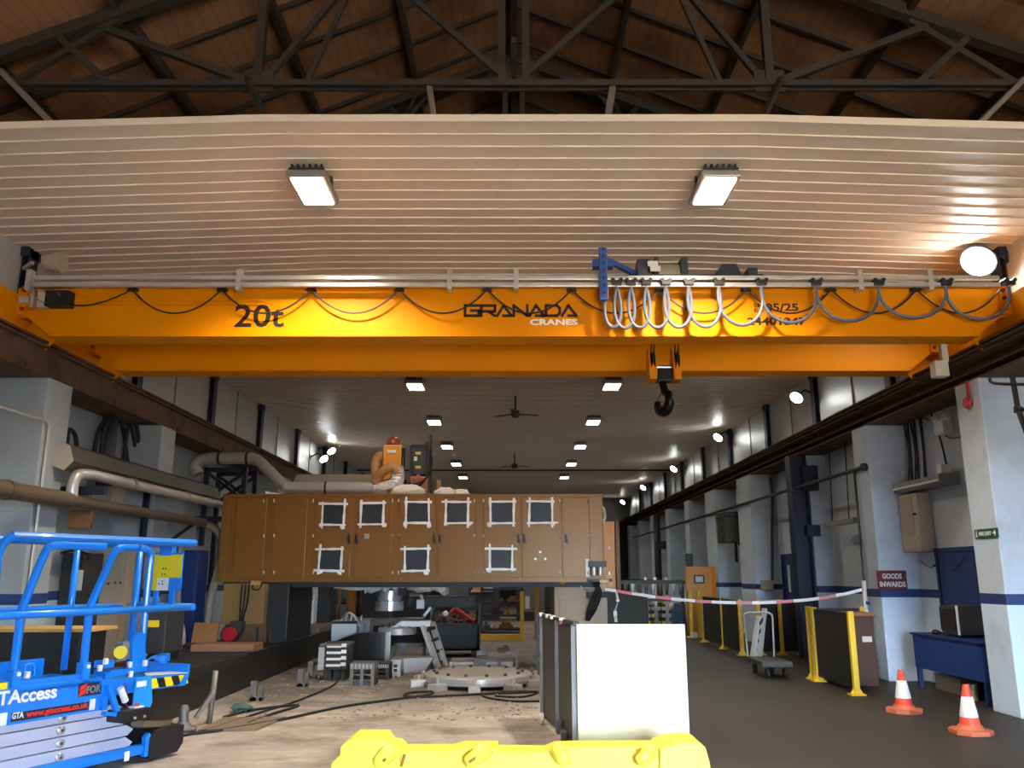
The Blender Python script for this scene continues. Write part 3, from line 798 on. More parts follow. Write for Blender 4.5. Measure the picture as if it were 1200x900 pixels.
obj('leg_slab', MB().span((PX(313, E), E - .15, .2), (PX(340, E), E + 1.6, zb), .015), m_leg, gm)
for u, v in ((316, 760), (302, 770)):
    obj('conduit', MB().cyl(P(u, 735, E - .34), P(u, 784, E - .34), .018, n=8), m_dkgrey, gm)
mo = MB().cyl(P(263, 745, E - .6), P(280, 745, E - .6), .12, n=20)
motor = obj('drive_motor', MB().lathe([(0, 0), (.13, 0), (.15, .03), (.15, .1), (.1, .12), (.1, .4), (0, .4)], P(268.5, 743.5, E - .85), 20, Matrix.Rotation(-PI / 2, 3, 'X')).box(P(278, 734, E - .55), (.2, .2, .16)), m_dkgrey, gm)
obj('motor_cap', MB().lathe([(0, -.02), (.11, -.02), (.125, 0), (.125, .02), (0, .02)], P(268.5, 743.5, E - .87), 10, Matrix.Rotation(-PI / 2, 3, 'X')), m_red, motor, label='red motor cap')
# right leg
a, b = P(650, 745, E + .1), P(711, 684, E + .1)
rl = obj('leg_cabinet', MB().span((a.x, E + .1, 0), (b.x, E + 1.6, zb), .008), m_beige, gm)
obj('cabinet_panel', MB().span((PX(656, E), E + .08, .3), (PX(705, E), E + .1, P(0, 700, E).z), .004).span((PX(664, E), E + .06, .35), (PX(690, E), E + .08, P(0, 710, E).z), .004), m_beige, rl)
obj('lamp_dome', MB().ball(P(658, 682, E + .05), .07, 12, (1, 1, .6)), M('amber_dome', (190, 140, 40), .3), rl)
for k in range(4):
    obj('cable', MB().tube(cat([P(697 + k * 2, 682, E - .12), P(704 - k * 2, 693, E - .16), P(699 - k * 3, 712, E - .1), P(690 - k, 727, E + .02)]), .02, 6), m_rubber, rl)
obj('cable_tray', MB().box(P(705, 697, E), (.5, .14, .1)), m_cast, rl)
obj('cable', MB().tube(cat([P(690, 690, E), P(683, 691, E - .1), P(681, 687, E - .05)]), .01, 6), m_silver, rl)
# spindle ram and the foil hose slung under the enclosure
rm = obj('spindle_ram', MB().span((PX(441, 16), 15.8, P(0, 698, 16).z), (PX(476, 16), 16.4, zb)), m_cast, gm)
c = P(458, 700, 16.1)
obj('spindle_nose', MB().lathe([(0, P(0, 715, 16.1).z), (.27, P(0, 715, 16.1).z), (.27, P(0, 704, 16.1).z), (.23, P(0, 703, 16.1).z), (.23, P(0, 692, 16.1).z), (0, P(0, 691, 16.1).z)], (c.x, 15.95, 0), 26), m_steel, rm)
pts = cat([P(428, 690, 15.6), P(450, 687, 15.6), P(470, 683, 15.6), P(490, 688, 15.5), P(508, 686, 15.4), P(520, 690, 15.5), P(521, 694, 15.6)], 6)
obj('foil_hose', MB().tube([q + V(0, 0, random.uniform(-.015, .015)) for q in pts], [.085 + random.uniform(-.02, .02) for _ in pts], 9), m_foil, gm)
obj('foil_hose', MB().tube(cat([P(392, 686, 15.4), P(420, 688, 15.4), P(455, 685, 15.4), P(466, 690, 15.4)], 6), .06, 8), m_foil, gm)
obj('valve_arm', MB().tube(cat([P(480, 697, 15.8), P(492, 697, 15.8), P(494, 703, 15.8)], 4), .035, 8).box(P(493, 708, 15.8), (.14, .12, .16)).bar(P(505, 712, 15.8), P(497, 722, 15.8), .08, .05), m_steel, gm)
obj('cross_slide', MB().span(P(478, 712, 16.3), P(558, 698, 17.0), .01), m_cast, gm)
obj('light_rail', MB().span(P(535, 684.5, 15.5) + V(0, 0, -.03), P(602, 684, 15.6)), m_white, gm)
obj('orange_gusset', MB().prism([(PX(551, 15.8), P(0, 694, 15.8).z), (PX(563, 15.8), P(0, 694, 15.8).z), (PX(563, 15.8), P(0, 683, 15.8).z), (PX(558, 15.8), P(0, 683, 15.8).z)], 'y', 15.8, 15.9), m_orange, gm)

# the machine bed with its slotted plates
bd = thing('machine_bed', 'long low dark steel machine bed running along the left side under the gantry leg', 'machine bed', (-4.6, 16, 0))
bx0, bx1 = -5.2, -3.86
obj('bed_body', MB().span((bx0, 9.4, 0), (bx1, 19.6, .43), .01).span((bx0 - .02, 9.38, .36), (bx1 + .03, 19.6, .47)), m_bed, bd)
sl = MB()
for k in range(16): sl.span((bx0 + .1, 9.5 + k * .27, .47), (bx1 - .02, 9.66 + k * .27, .49))
obj('way_cover', sl, m_cast, bd)
m_worn = M('worn_slab', (120, 104, 84), .7, .1, .25, 4)
obj('slideway', MB().span((bx0 + .2, 17.2, .47), (bx1, 19.6, .56)), m_worn, bd)
a = P(228, 771, 12.9)
tag(obj('packing_block', MB().span((a.x, 12.7, .495), (a.x + .92, 13.2, .60), .012).box((a.x + .89, 12.7, .56), (.08, .06, .06)), M('brown_block', (128, 92, 66), .65, .1, .25, 6), org=(a.x + .5, 12.45, .495)), 'flat brown steel block lying on the slotted machine bed', 'block')
a = P(224, 744, 13.5)
tag(obj('timber_board', MB().hexa([(a.x, 13.5, .495), (a.x + .42, 13.4, .495), (a.x + .42, 13.46, .495), (a.x, 13.56, .495), (a.x, 13.6, .86), (a.x + .42, 13.5, .86), (a.x + .42, 13.56, .86), (a.x, 13.66, .86)]), m_wood, org=(a.x + .3, 13.5, .495)), 'small brown board propped upright on the bed beside the red motor', 'board')
ch = MB()
for k in range(9): ch.tube(cat([V(a.x + .05 + k * .09, 13.1 + random.uniform(-.05, .05), .53), V(a.x + .1 + k * .09, 13.15, .57), V(a.x + .16 + k * .09, 13.05, .53)], 3), .03, 6)
tag(obj('drag_chain', ch, m_black, org=(a.x + .4, 13.1, .495)), 'dark chain heaped on the bed in front of the brown board', 'chain')
pst = MB().cyl(P(245, 848, 9.75), P(253, 786, 9.75), .03, n=10).bar(P(229, 842, 9.6), P(249, 812, 9.7), .05, .04)
tag(obj('prop_post', pst, M('post_grey', (120, 114, 104), .5, .4), org=G(245, 848)), 'grey steel prop leaning in front of the dark machine bed', 'prop')

# services on top of the enclosure
zt = e(0, 580).z + .02
dp = 15.5
S = lambda u, v: P(u, v, dp)
dd = thing('air_duct', 'silver spiral air duct running over the top of the brown enclosure', 'duct', P(335, 571, dp))
zc2 = zt + .135
dpts = cat([P(232, 556, 15.95), P(228, 546, 15.95), P(236, 538.5, 15.95)], 5) + cat([P(244, 537, 15.95), P(290, 537, 15.95), P(300, 539, 15.9)], 4)
obj('elbow', MB().tube(dpts, .115, 16), m_silver, dd)
obj('riser', MB().tube(cat([P(296, 537.5, 15.9), P(304, 541, 15.85), P(329, 566, 15.6), P(336, 571, 15.5)], 6), .105, 16), m_silver, dd)
obj('run', MB().tube([P(334, 572, 15.5), P(440, 572, 15.5)], .115, 18), m_silver, dd)
for u in (256, 289): obj('clamp_band', MB().cyl(P(u, 537, 15.95), P(u + 3, 537, 15.95), .125, n=18), m_dkgrey, dd)
for u in (381, 440): obj('clamp_band', MB().cyl(P(u, 572, 15.5), P(u + 2.5, 572, 15.5), .125, n=18), m_dkgrey, dd)
obj('flexible_end', MB().tube(cat([P(440, 572, 15.5), P(452, 572, 15.45), P(464, 567, 15.4), P(466, 556, 15.4), P(465, 548, 15.4)], 6), [.12 + .012 * (k % 2) for k in range(25)], 14), m_foil, dd)
fb = thing('filter_unit', 'orange filter box with red dome lamp standing on top of the brown enclosure', 'filter unit', P(459, 576, 15.7))
obj('cabinet', MB().span((PX(448.5, 15.6, 545), 15.6, zt), (PX(470, 15.6, 545), 16.0, P(0, 521, 15.6).z), .012), m_orange, fb)
obj('side_pipe', MB().cyl((PX(471.5, 15.6, 545), 15.7, zt), (PX(471.5, 15.6, 545), 15.7, P(0, 524, 15.6).z), .035, n=10), m_black, fb)
obj('label_plate', MB().box(P(459, 529, 15.59), (.16, .015, .055)), m_white, fb)
obj('lamp_dome', MB().lathe([(.13, 0), (.13, .03), (.11, .1), (.06, .14), (0, .15)], P(461, 521, 15.75), 18), M('dome_red', (150, 62, 48), .3), fb)
obj('hose', MB().tube(cat([P(440, 566, 15.45), P(446, 556, 15.4), P(455, 549, 15.35), P(463, 549, 15.35), P(466, 556, 15.35)], 6), [.085 + .008 * (k % 2) for k in range(25)], 12), m_hose, fb)
obj('hose', MB().tube(cat([P(449, 534, 15.6), P(443, 536, 15.6), P(440, 545, 15.6), P(441, 556, 15.6), P(445, 565, 15.6)], 6), [.085 + .008 * (k % 2) for k in range(25)], 12), m_hose, fb)
cb = thing('control_unit', 'dark electrical unit with yellow labels on the enclosure beside the orange filter box', 'control unit', P(492, 576, 15.8))
obj('case', MB().span((PX(483, 15.7, 545), 15.7, P(0, 556, 15.7).z), (PX(499, 15.7, 545), 16.1, P(0, 524, 15.7).z), .01), m_dkgrey, cb)
obj('frame', MB().bar(P(482, 578, 15.7), P(482, 522, 15.7), .06, .06).bar(P(501, 578, 15.7), P(501, 518, 15.7), .06, .06).bar(P(482, 523, 15.7), P(501, 523, 15.7), .06, .06), m_black, cb)
obj('mast', MB().bar(P(504, 578, 15.9), P(505, 510, 15.9), .05, .05), m_black, cb)
obj('copper_base', MB().span((PX(480, 15.65, 545), 15.65, zt), (PX(502, 15.65, 545), 16.1, P(0, 558, 15.65).z), .03), M('copper_brown', (150, 96, 62), .45, .3), cb)
for v, c_ in ((531, 'label_yellow'), (547.5, 'label_yellow')):
    mm = bpy.data.materials.get(c_) or M(c_, (205, 195, 50), .5)
    obj('label_plate', MB().box(P(490, v, 15.69), (.1, .015, .05)), mm, cb)
obj('label_plate', MB().box(P(487, 537.5, 15.69), (.055, .015, .08)), m_white, cb)
obj('knob', MB().cyl(P(490, 559, 15.6), P(490, 559, 15.66), .05, n=10), m_red, cb)
for k in range(3):
    obj('cable', MB().tube(cat([P(470 + k * 2, 556 + k * 3, 15.6), P(478, 566 + k * 3, 15.45), P(492, 566 + k * 2, 15.45), P(503 + k, 556 - k * 4, 15.5), P(506, 545 - k * 5, 15.7)], 6), .014, 6), m_rubber, cb)
obj('spare_bottle', MB().cyl(P(513, 577, 15.8), P(513, 563, 15.8), .06, n=12), m_hose, cb)
for i, (u, w, h_, lb) in enumerate(((478, 20, .14, 'white cloth heaped on the enclosure below the filter box'), (522, 13, .10, 'white rag bundle on the enclosure right of the dark electrical unit'), (540, 10, .08, 'small white rag bundle on the enclosure, farthest right'))):
    p = P(u, 578, 15.2); r = w * .0158
    tag(obj('cloth_heap', MB().ball((p.x, 15.22, zt + h_ * .35), r, 14, (1, .6, h_ / r), .02), m_cloth, org=(p.x, 15.22, zt)), lb, 'cloth')
a, b = P(352, 570, 16.4), P(438, 557, 16.4)
tag(obj('cable_carrier', MB().span((a.x, 16.2, zt), (b.x, 16.6, b.z), .02).prism([(a.x - .25, zt), (a.x, zt), (a.x, b.z), (a.x - .05, b.z)], 'y', 16.25, 16.55), M('carrier_grey', (150, 138, 124), .6, .2, .2), org=(a.x, 16.4, zt)), 'flat grey cable carrier lying behind the silver duct on the enclosure', 'cable carrier')
p = P(321, 577, 15.3)
tag(obj('foil_sheet', MB().hexa([V(p.x - .12, 15.2, zt), V(p.x + .12, 15.25, zt), V(p.x + .1, 15.5, zt), V(p.x - .1, 15.5, zt), V(p.x - .13, 15.2, zt + .07), V(p.x + .12, 15.25, zt + .03), V(p.x + .1, 15.5, zt + .02), V(p.x - .1, 15.5, zt + .05)]), m_foil, org=(p.x, 15.3, zt)), 'scrap of bright foil on top of the enclosure by the duct bend', 'foil scrap')
# orange column of the next machine behind the right end
a, b = P(707, 690, 19.0), P(727, 611, 19.0)
oc = thing('machine_column', 'orange machine column standing behind the right end of the enclosure', 'machine', (a.x + .25, 19.4, 0))
obj('base', MB().span((PX(690, 19, 650), 19.02, 0), (PX(720, 19, 650), 19.95, P(0, 692, 19).z)), m_cast, oc)
obj('column_body', MB().span((PX(690, 19, 650), 19, P(0, 692, 19).z), (PX(721, 19, 650), 20, b.z), .01), m_orange, oc)
obj('side_strip', MB().span((PX(722, 19, 650), 19.05, P(0, 692, 19).z), (PX(727, 19, 650), 19.9, b.z), .005), M('strip_brown', (112, 84, 56), .5), oc)
for v in (642, 672): obj('handle', MB().box(P(714, v, 18.98), (.03, .03, .06)), m_silver, oc)
obj('dark_cap', MB().span((PX(700, 19, 650), 19.1, b.z), (PX(720, 19, 650), 19.9, b.z + .42)), m_cast, oc)
obj('hose', MB().tube(cat([P(706, 612, 18.9), P(709, 606, 18.9), P(707, 596, 18.9), P(702, 592, 18.9)], 5), .03, 8), m_white, oc)

# blue tower that carries the duct
tw = thing('steel_tower', 'dark blue braced steel tower under the silver duct by the left wall', 'tower', (-5.75, 17.0, 0))
xa, xb = PX(240, 16.7, 560), PX(285, 16.7, 560); zt2 = P(0, 547, 16.7).z
for x in (xa, xb):
    for yy in (16.8, 17.5): obj('post', MB().bar((x, yy, 0), (x, yy, zt2), .09, .09), m_navy, tw)
for yy in (16.8, 17.5):
    obj('brace', MB().bar((xa, yy, zt2 - .05), (xb, yy, zt2 - .05), .09, .09).bar((xa, yy, zt2 - .65), (xb, yy, zt2 - .1), .06, .06).bar((xb, yy, zt2 - .65), (xa, yy, zt2 - .1), .06, .06).bar((xa, yy, zt2 - .7), (xb, yy, zt2 - .7), .08, .08), m_navy, tw)
# ---------------------------------------------------------------- things lying round the gantry
def T(name, mb, mat, label, cat_, org, group=None):
    return tag(obj(name, mb, mat, org=org), label, cat_, group)


m_cgrey = M('cabinet_grey', (206, 212, 208), .45, 0, .06)
m_iron = M('machined_iron', (104, 102, 99), .5, .3, .2, 8)
m_plate = M('milled_steel', (172, 168, 164), .4, .3, .2, 10)
m_alu2 = M('step_aluminium', (208, 208, 204), .4, .15, .1)
# light grey cabinet with a black lid
D = 15.2 - 1.9 + 1.9
D = 16.0
t = thing('control_cabinet', 'pale grey control cabinet with black top behind the barred steel block', 'cabinet', (PX(402, D, 745), D, 0))
x0, x1 = PX(388, D, 745), PX(418, D, 745); zt = P(0, 731, D).z
obj('case', MB().span((x0, D, .0), (x1, D + .5, zt), .01), m_cgrey, t)
obj('lid', MB().span((x0 - .01, D - .03, zt), (x1 + .01, D + .5, zt + .05), .008), m_black, t)
obj('side_box', MB().span((x1 + .02, D + .1, .1), (PX(432, D, 745), D + .5, zt + .07)).box((x1 + .08, D + .05, zt - .15), (.1, .1, .3)), m_grey, t)
for k in range(5): obj('fitting', MB().cyl((x0 + .15 + k * .09, D + .1, zt + .05), (x0 + .17 + k * .09, D + .12, zt + .12 + .03 * (k % 3)), .02, n=8), m_silver, t)
obj('cable', MB().tube(cat([V(x0 + .2, D + .1, zt + .1), V(x0 + .3, D, zt + .2), V(x0 + .42, D + .05, zt + .12), V(x1 + .05, D, zt - .05)]), .025, 8), m_silver, t)
# barred block
D = 13.5
t = thing('clamping_block', 'black clamping block with four white bars standing on a dark pedestal', 'block', (PX(390, D, 780), D, 0))
x0, x1 = PX(372.5, D, 780), PX(406, D, 780); z0, z1 = P(0, 785, D).z, P(0, 757, D).z
obj('body', MB().span((x0 + .1, D, z0), (x1, D + .55, z1), .01).span((x0, D + .02, z0 - .01), (x0 + .11, D + .5, z1)), m_cast, t)
obj('top_plate', MB().span((x0 + .02, D - .03, z1), (x1, D + .6, z1 + .03)), m_iron, t)
hp = MB()
for k in range(5): hp.cyl((x0 + .05, D + .005, z0 + .05 + k * .075), (x0 + .05, D + .03, z0 + .05 + k * .075), .018, n=10)
obj('side_plate', MB().span((x0, D, z0), (x0 + .09, D + .02, z1 - .02)), m_plate, t)
obj('hole', hp, m_black, t)
for k in range(4):
    z = z0 + .05 + k * .093
    obj('bar', MB().span((x0 + .13, D - .03, z), (x1 - .09, D, z + .035), .004).span((x1 - .085, D - .035, z + .01), (x1 - .01, D, z + .06), .004), m_white, t)
obj('pedestal', MB().span((x0 + .08, D + .05, 0), (x0 + .2, D + .5, z0)).span((x0 + .22, D + .1, 0), (x1 - .1, D + .5, z0)).span((x1 - .08, D + .05, 0), (x1 - .03, D + .5, z0)), m_cast, t)
m_segment = M('segment_dark', (62, 60, 58), .4, .6, .2, 8)
# curved ring segment on packing
D = 15.2
t = thing('ring_segment', 'big dark curved steel ring segment resting on slotted blocks', 'steel part', (PX(435, D, 765), D, .16))
arc = []
R_ = 1.15; cx = PX(463, D, 765) - .05; n = 14
A0, A1 = math.radians(197), math.radians(275)
zb = .15
outer = MB()
top = []
vs = []
for k in range(n + 1):
    a = A0 + (A1 - A0) * k / n
    zt = zb + .46 * (0.36 + .64 * min(1, (k / n) * 1.5))
    for (rr_, z) in ((R_, zb), (R_, zt), (R_ - .22, zt), (R_ - .22, zb)):
        vs.append(V(cx - .15 + rr_ * math.cos(a), D + .95 + rr_ * math.sin(a), z))
fs = []
for k in range(n):
    for q in range(4): fs.append((k * 4 + q, k * 4 + (q + 1) % 4, (k + 1) * 4 + (q + 1) % 4, (k + 1) * 4 + q))
fs += [(0, 1, 2, 3), (n * 4, n * 4 + 3, n * 4 + 2, n * 4 + 1)]
outer._faces(vs, fs)
obj('segment', outer, m_segment, t)
ex = vs[-4]
obj('bright_edge', MB().span((ex.x - .05, ex.y - .02, zb), (ex.x + .04, ex.y + .03, zb + .48), .005), m_steel, t)
obj('flange', MB().lathe([(0, zb + .42), (.34, zb + .42), (.34, zb + .52), (.30, zb + .54), (0, zb + .54)], (ex.x + .1, ex.y + .4, 0), 22), m_plate, t)
for k in range(5): obj('stud', MB().cyl((ex.x - .15 + k * .12, ex.y + .25, zb + .54), (ex.x - .15 + k * .12, ex.y + .25, zb + .59 + .02 * (k % 2)), .025, n=8), m_dkgrey, t)
# slotted packing blocks


def slotted(u, v, w, h, label, mat=m_iron, nx=2, d=.4):
    p = G(u, v); t = thing('slotted_block', label, 'block', p, group='slotted packing blocks')
    f = MB().span((p.x - w / 2, p.y, h * .72), (p.x + w / 2, p.y + d, h), .006)
    for k in range(nx + 1):
        x = p.x - w / 2 + (w - .05) * k / nx; f.span((x, p.y, 0), (x + .05, p.y + d, h * .74))
    f.span((p.x - w / 2, p.y + .1, 0), (p.x + w / 2, p.y + d, .05))
    for k in range(2): f.span((p.x - w / 2, p.y + .05, h * (.2 + .25 * k)), (p.x + w / 2, p.y + d, h * (.26 + .25 * k)))
    obj('body', f, mat, t)
    r = MB()
    for k in range(6): r.span((p.x - w / 2 + .02 + k * w / 6.4, p.y - .008, h * .76), (p.x - w / 2 + .02 + k * w / 6.4 + .02, p.y, h * .95))
    obj('ribs', r, m_plate, t)
    return t


slotted(423.5, 804, .36, .32, 'slotted steel block on the floor right of the barred clamping block')
slotted(463, 793, .16, .26, 'narrow ladder-like slotted block under the bright ring edge', m_plate, 1)
slotted(447, 797, .22, .24, 'slotted block between the wide one and the narrow ladder-like one', m_cast, 1)
slotted(600, 786, .20, .28, 'small upright slotted block standing alone near the mobile guard', m_plate, 2)
p = G(482, 789)
T('steel_cast_block', MB().hexa([V(p.x - .28, p.y, 0), V(p.x + .22, p.y, 0), V(p.x + .22, p.y + .4, 0), V(p.x - .28, p.y + .4, 0), V(p.x - .34, p.y, .24), V(p.x + .36, p.y, .24), V(p.x + .36, p.y + .4, .24), V(p.x - .34, p.y + .4, .24)], .01), m_plate, 'grey tapered steel block beside the narrow slotted block', 'block', p)
p = G(479, 778)
T('steel_bracket', MB().span((p.x - .3, p.y, .3), (p.x + .3, p.y + .06, .36)).span((p.x - .3, p.y, 0), (p.x - .24, p.y + .06, .36)).span((p.x + .24, p.y, 0), (p.x + .3, p.y + .06, .36)).box((p.x - .1, p.y, .22), (.1, .1, .3)), m_iron, 'grey steel bracket frame behind the tapered block', 'bracket', p)

# aluminium steps with a flat arm
t = thing('step_ladder', 'grey aluminium steps leaning down from a flat horizontal arm', 'ladder', G(516, 784))
D = 15.2
for (u0, v0, u1, v1) in ((496, 733, 514, 784), (506, 729, 522, 781)):
    obj('rail', MB().bar(P(u0, v0, D + .25 * (u0 > 500)), P(u1, v1, D - .1 + .25 * (u0 > 500)), .15, .06), m_alu2, t)
for k in range(4):
    f = .12 + k * .25
    a = P(496 + 18 * f, 733 + 51 * f, D); b = P(506 + 16 * f, 729 + 52 * f, D + .2)
    obj('rung', MB().bar(a, b, .09, .05), m_dkgrey, t)
obj('arm', MB().bar(P(470, 730.5, D + .1), P(505, 730.5, D + .1), .22, .1, bev=.01).bar(P(459, 738, D + .1), P(471, 729, D + .1), .2, .05), m_alu2, t)

# waste skip with scrap
D = 17.3
t = thing('scrap_skip', 'black open-topped steel skip behind the aluminium steps', 'skip', (PX(530, D, 750), D, 0))
x0, x1 = PX(502, D, 750), PX(561, D, 750); zf, zk = P(0, 731, D).z, P(0, 706, D + .9).z
sk = MB().span((x0, D, .12), (x1, D + .03, zf)).span((x0, D + .9, .12), (x1, D + .93, zk)).prism([(D, .12), (D + .93, .12), (D + .93, zk), (D, zf)], 'x', x0, x0 + .03).prism([(D, .12), (D + .93, .12), (D + .93, zk), (D, zf)], 'x', x1 - .03, x1).span((x0, D, .12), (x1, D + .93, .16))
sk.span((x0 - .02, D - .03, zf - .05), (x1 + .02, D, zf)).span((x0, D - .015, .42), (x1, D, .45))
obj('bin', sk, m_cast, t)
obj('skid', MB().span((x0 + .05, D, 0), (x0 + .15, D + .9, .12)).span((x1 - .15, D, 0), (x1 - .05, D + .9, .12)), m_black, t)
sw = MB()
for k in range(90):
    x = random.uniform(x0 + .06, x1 - .06); y = random.uniform(D + .05, D + .8); z = zf - .02 + (y - D) * .18 + random.uniform(0, .08)
    a = V(x, y, z); sw.tube(cat([a, a + V(random.uniform(-.06, .06), random.uniform(-.05, .05), random.uniform(0, .06)), a + V(random.uniform(-.1, .1), random.uniform(-.06, .06), random.uniform(-.02, .05))], 3), .012, 5)
sw.span((x0 + .03, D + .03, zf - .15), (x1 - .03, D + .9, zf - .04))
o = T('swarf', sw, M('swarf_brown', (120, 98, 84), .5, .4, .4, 20), 'curly metal swarf filling the black skip', 'swarf', (x0 + .5, D + .4, zf - .1)); o['kind'] = 'stuff'
T('red_hose', MB().tube(cat([P(527, 720, D + .35), P(533, 714, D + .4), P(540, 718, D + .35), P(548, 724, D + .3), P(557, 728, D + .25)], 6), .045, 8), m_red, 'red hose lying across the swarf in the skip', 'hose', P(540, 724, D + .3))
p = P(522, 719, D + .3); T('white_crumple', MB().ball(p, .07, 8, (1, .8, .8), .015), m_cloth, 'crumpled white scrap on top of the swarf', 'scrap', p)

# rotary table base: round plate with lobes and a straight slideway behind it
c = G(560, 803); c.y += .0
t = thing('rotary_base', 'round grey steel turntable base lying low on the floor before the gantry', 'turntable', c)
obj('disc', MB().lathe([(0, .06), (.80, .06), (.80, .16), (.77, .18), (.55, .18), (.5, .168), (0, .168)], (c.x, c.y + .1, 0), 48), m_plate, t)
obj('rim_face', MB().lathe([(.80, .09), (.815, .09), (.815, .15), (.80, .15)], (c.x, c.y + .1, 0), 48), m_steel, t)
for k in range(10):
    a = 2 * PI * k / 10 + .3; q = V(c.x + .9 * math.cos(a), c.y + .1 + .9 * math.sin(a), 0)
    obj('lug', MB().box(q + V(0, 0, .05), (.26, .16, .1), a, .012).cyl(q + V(0, 0, .1), q + V(0, 0, .17), .03, n=8), m_plate, t)
for k in range(14):
    a = 2 * PI * k / 14; q = V(c.x + .66 * math.cos(a), c.y + .1 + .66 * math.sin(a), .18)
    obj('bolt', MB().cyl(q, q + V(0, 0, .03), .028, n=6), m_dkgrey, t)
a, b = G(526, 791), G(601, 791)
t = thing('slide_beam', 'straight bright steel slide beam lying behind the round turntable base', 'beam', ((a.x + b.x) / 2, a.y, 0))
obj('beam', MB().span((a.x, a.y, .02), (b.x, a.y + .22, .2), .01), m_plate, t)
obj('bright_strip', MB().span((a.x + .05, a.y - .006, .1), (b.x - .1, a.y, .17)), m_steel, t)
obj('top_rail', MB().span((a.x + .03, a.y + .1, .2), (b.x + .02, a.y + .18, .26)), m_iron, t)
obj('clamp', MB().box((a.x + .5, a.y + .02, .14), (.2, .14, .24), bev=.01).box((b.x - .22, a.y, .12), (.05, .08, .22)), m_iron, t)
p = G(598, 800)
lr = random.Random(3)
for i, (u, v, s_, lb) in enumerate(((632, 805, .12, 'small steel offcut right of the turntable base beside the mobile guard'), (505, 805, .13, 'small dark offcut left of the turntable base'), (528, 784, .1, 'small clamp lying at the foot of the aluminium steps'), (590, 764, .16, 'dark casting on the floor beyond the slide beam'), (562, 768, .2, 'long dark casting in front of the black skip'))):
    p = G(u, v)
    T('steel_offcut', MB().box(p + V(0, 0, s_ * .3), (s_ * 1.5, s_, s_ * .6), lr.uniform(-.6, .6), .01).box(p + V(s_ * .3, 0, s_ * .7), (s_ * .5, s_ * .5, s_ * .4), .3), m_iron if i % 2 else m_plate, lb, 'offcut', p, 'steel offcuts on the floor')
# tangled cables on the floor
def floor_cable(pts, r, label, mat=m_rubber):
    q = cat([G(u, v) + V(0, 0, r) for u, v in pts], 8)
    return T('floor_cable', MB().tube(q, r, 6), mat, label, 'cable', q[len(q) // 2])


floor_cable([(222, 862), (270, 856), (330, 845), (400, 830), (455, 822), (500, 816), (506, 812), (482, 813), (474, 817), (500, 818), (560, 815), (630, 812)], .016, 'black cable running from the left wall across the floor to the turntable base')
floor_cable([(632, 823), (600, 823), (572, 819), (566, 815), (590, 812), (630, 812), (612, 818), (580, 817)], .014, 'black cable coiled in front of the turntable base')
floor_cable([(180, 870), (240, 858), (300, 838), (350, 822), (392, 803), (398, 790)], .014, 'thin cable climbing from the floor to the barred clamping block')
floor_cable([(290, 850), (320, 838), (350, 828), (300, 833), (262, 842)], .016, 'short dark strip of cable on the floor near the bed end')
a = G(232, 858); T('floor_board', MB().hexa([a, G(300, 857), G(335, 842), G(262, 843)] + [q + V(0, 0, .025) for q in (a, G(300, 857), G(335, 842), G(262, 843))]), M('board_grey', (122, 106, 88), .8, 0, .25, 3), 'flat grey-brown board lying on the floor in front of the machine bed', 'board', a)
# grit and swarf trodden into the floor
gr = MB()
for k in range(900):
    u = random.uniform(270, 630); v = random.uniform(770, 845); p = G(u, v)
    if p.x < -3.8: continue
    s_ = random.uniform(.006, .022); gr.box(p + V(0, 0, s_ * .3), (s_ * random.uniform(1, 3), s_, s_ * .6), random.uniform(0, 3))
o = T('swarf_litter', gr, M('litter_grey', (150, 142, 132), .5, .3, .5, 30), 'scattered swarf and grit littering the floor before the gantry', 'litter', (-1, 12, 0)); o['kind'] = 'stuff'

# ---- behind and under the gantry
D = 21.3
m_yel2 = M('guard_yellow', (205, 165, 30), .5, 0, .1)
t = thing('floor_guard', 'low yellow guard rail on the floor behind the gantry with one tall post', 'guard rail', (PX(560, D, 750), D, 0))
xa, xb = PX(482, D, 750), PX(612, D, 750)
obj('rail', MB().span((xa, D, .02), (xb, D + .12, .16)), m_yel2, t)
obj('post', MB().span((PX(609.5, D, 720), D - .02, 0), (PX(614, D, 720), D + .1, P(0, 693, D).z)), m_yel2, t)
obj('switch_box', MB().box(P(618, 706, D), (.11, .1, .3)), m_white, t)
T('pipe_post', MB().cyl((PX(629, 22, 700), 22, 0), (PX(629, 22, 700), 22, 1.5), .06, n=12), M('pipe_ochre', (150, 112, 60), .5), 'ochre pipe post standing just left of the right gantry leg', 'post', (PX(629, 22, 700), 22, 0))
# storage racks full of tooling
mats = [m_cast, m_dkgrey, m_iron, m_orange, m_white, m_wood, m_tan, m_black, m_silver]


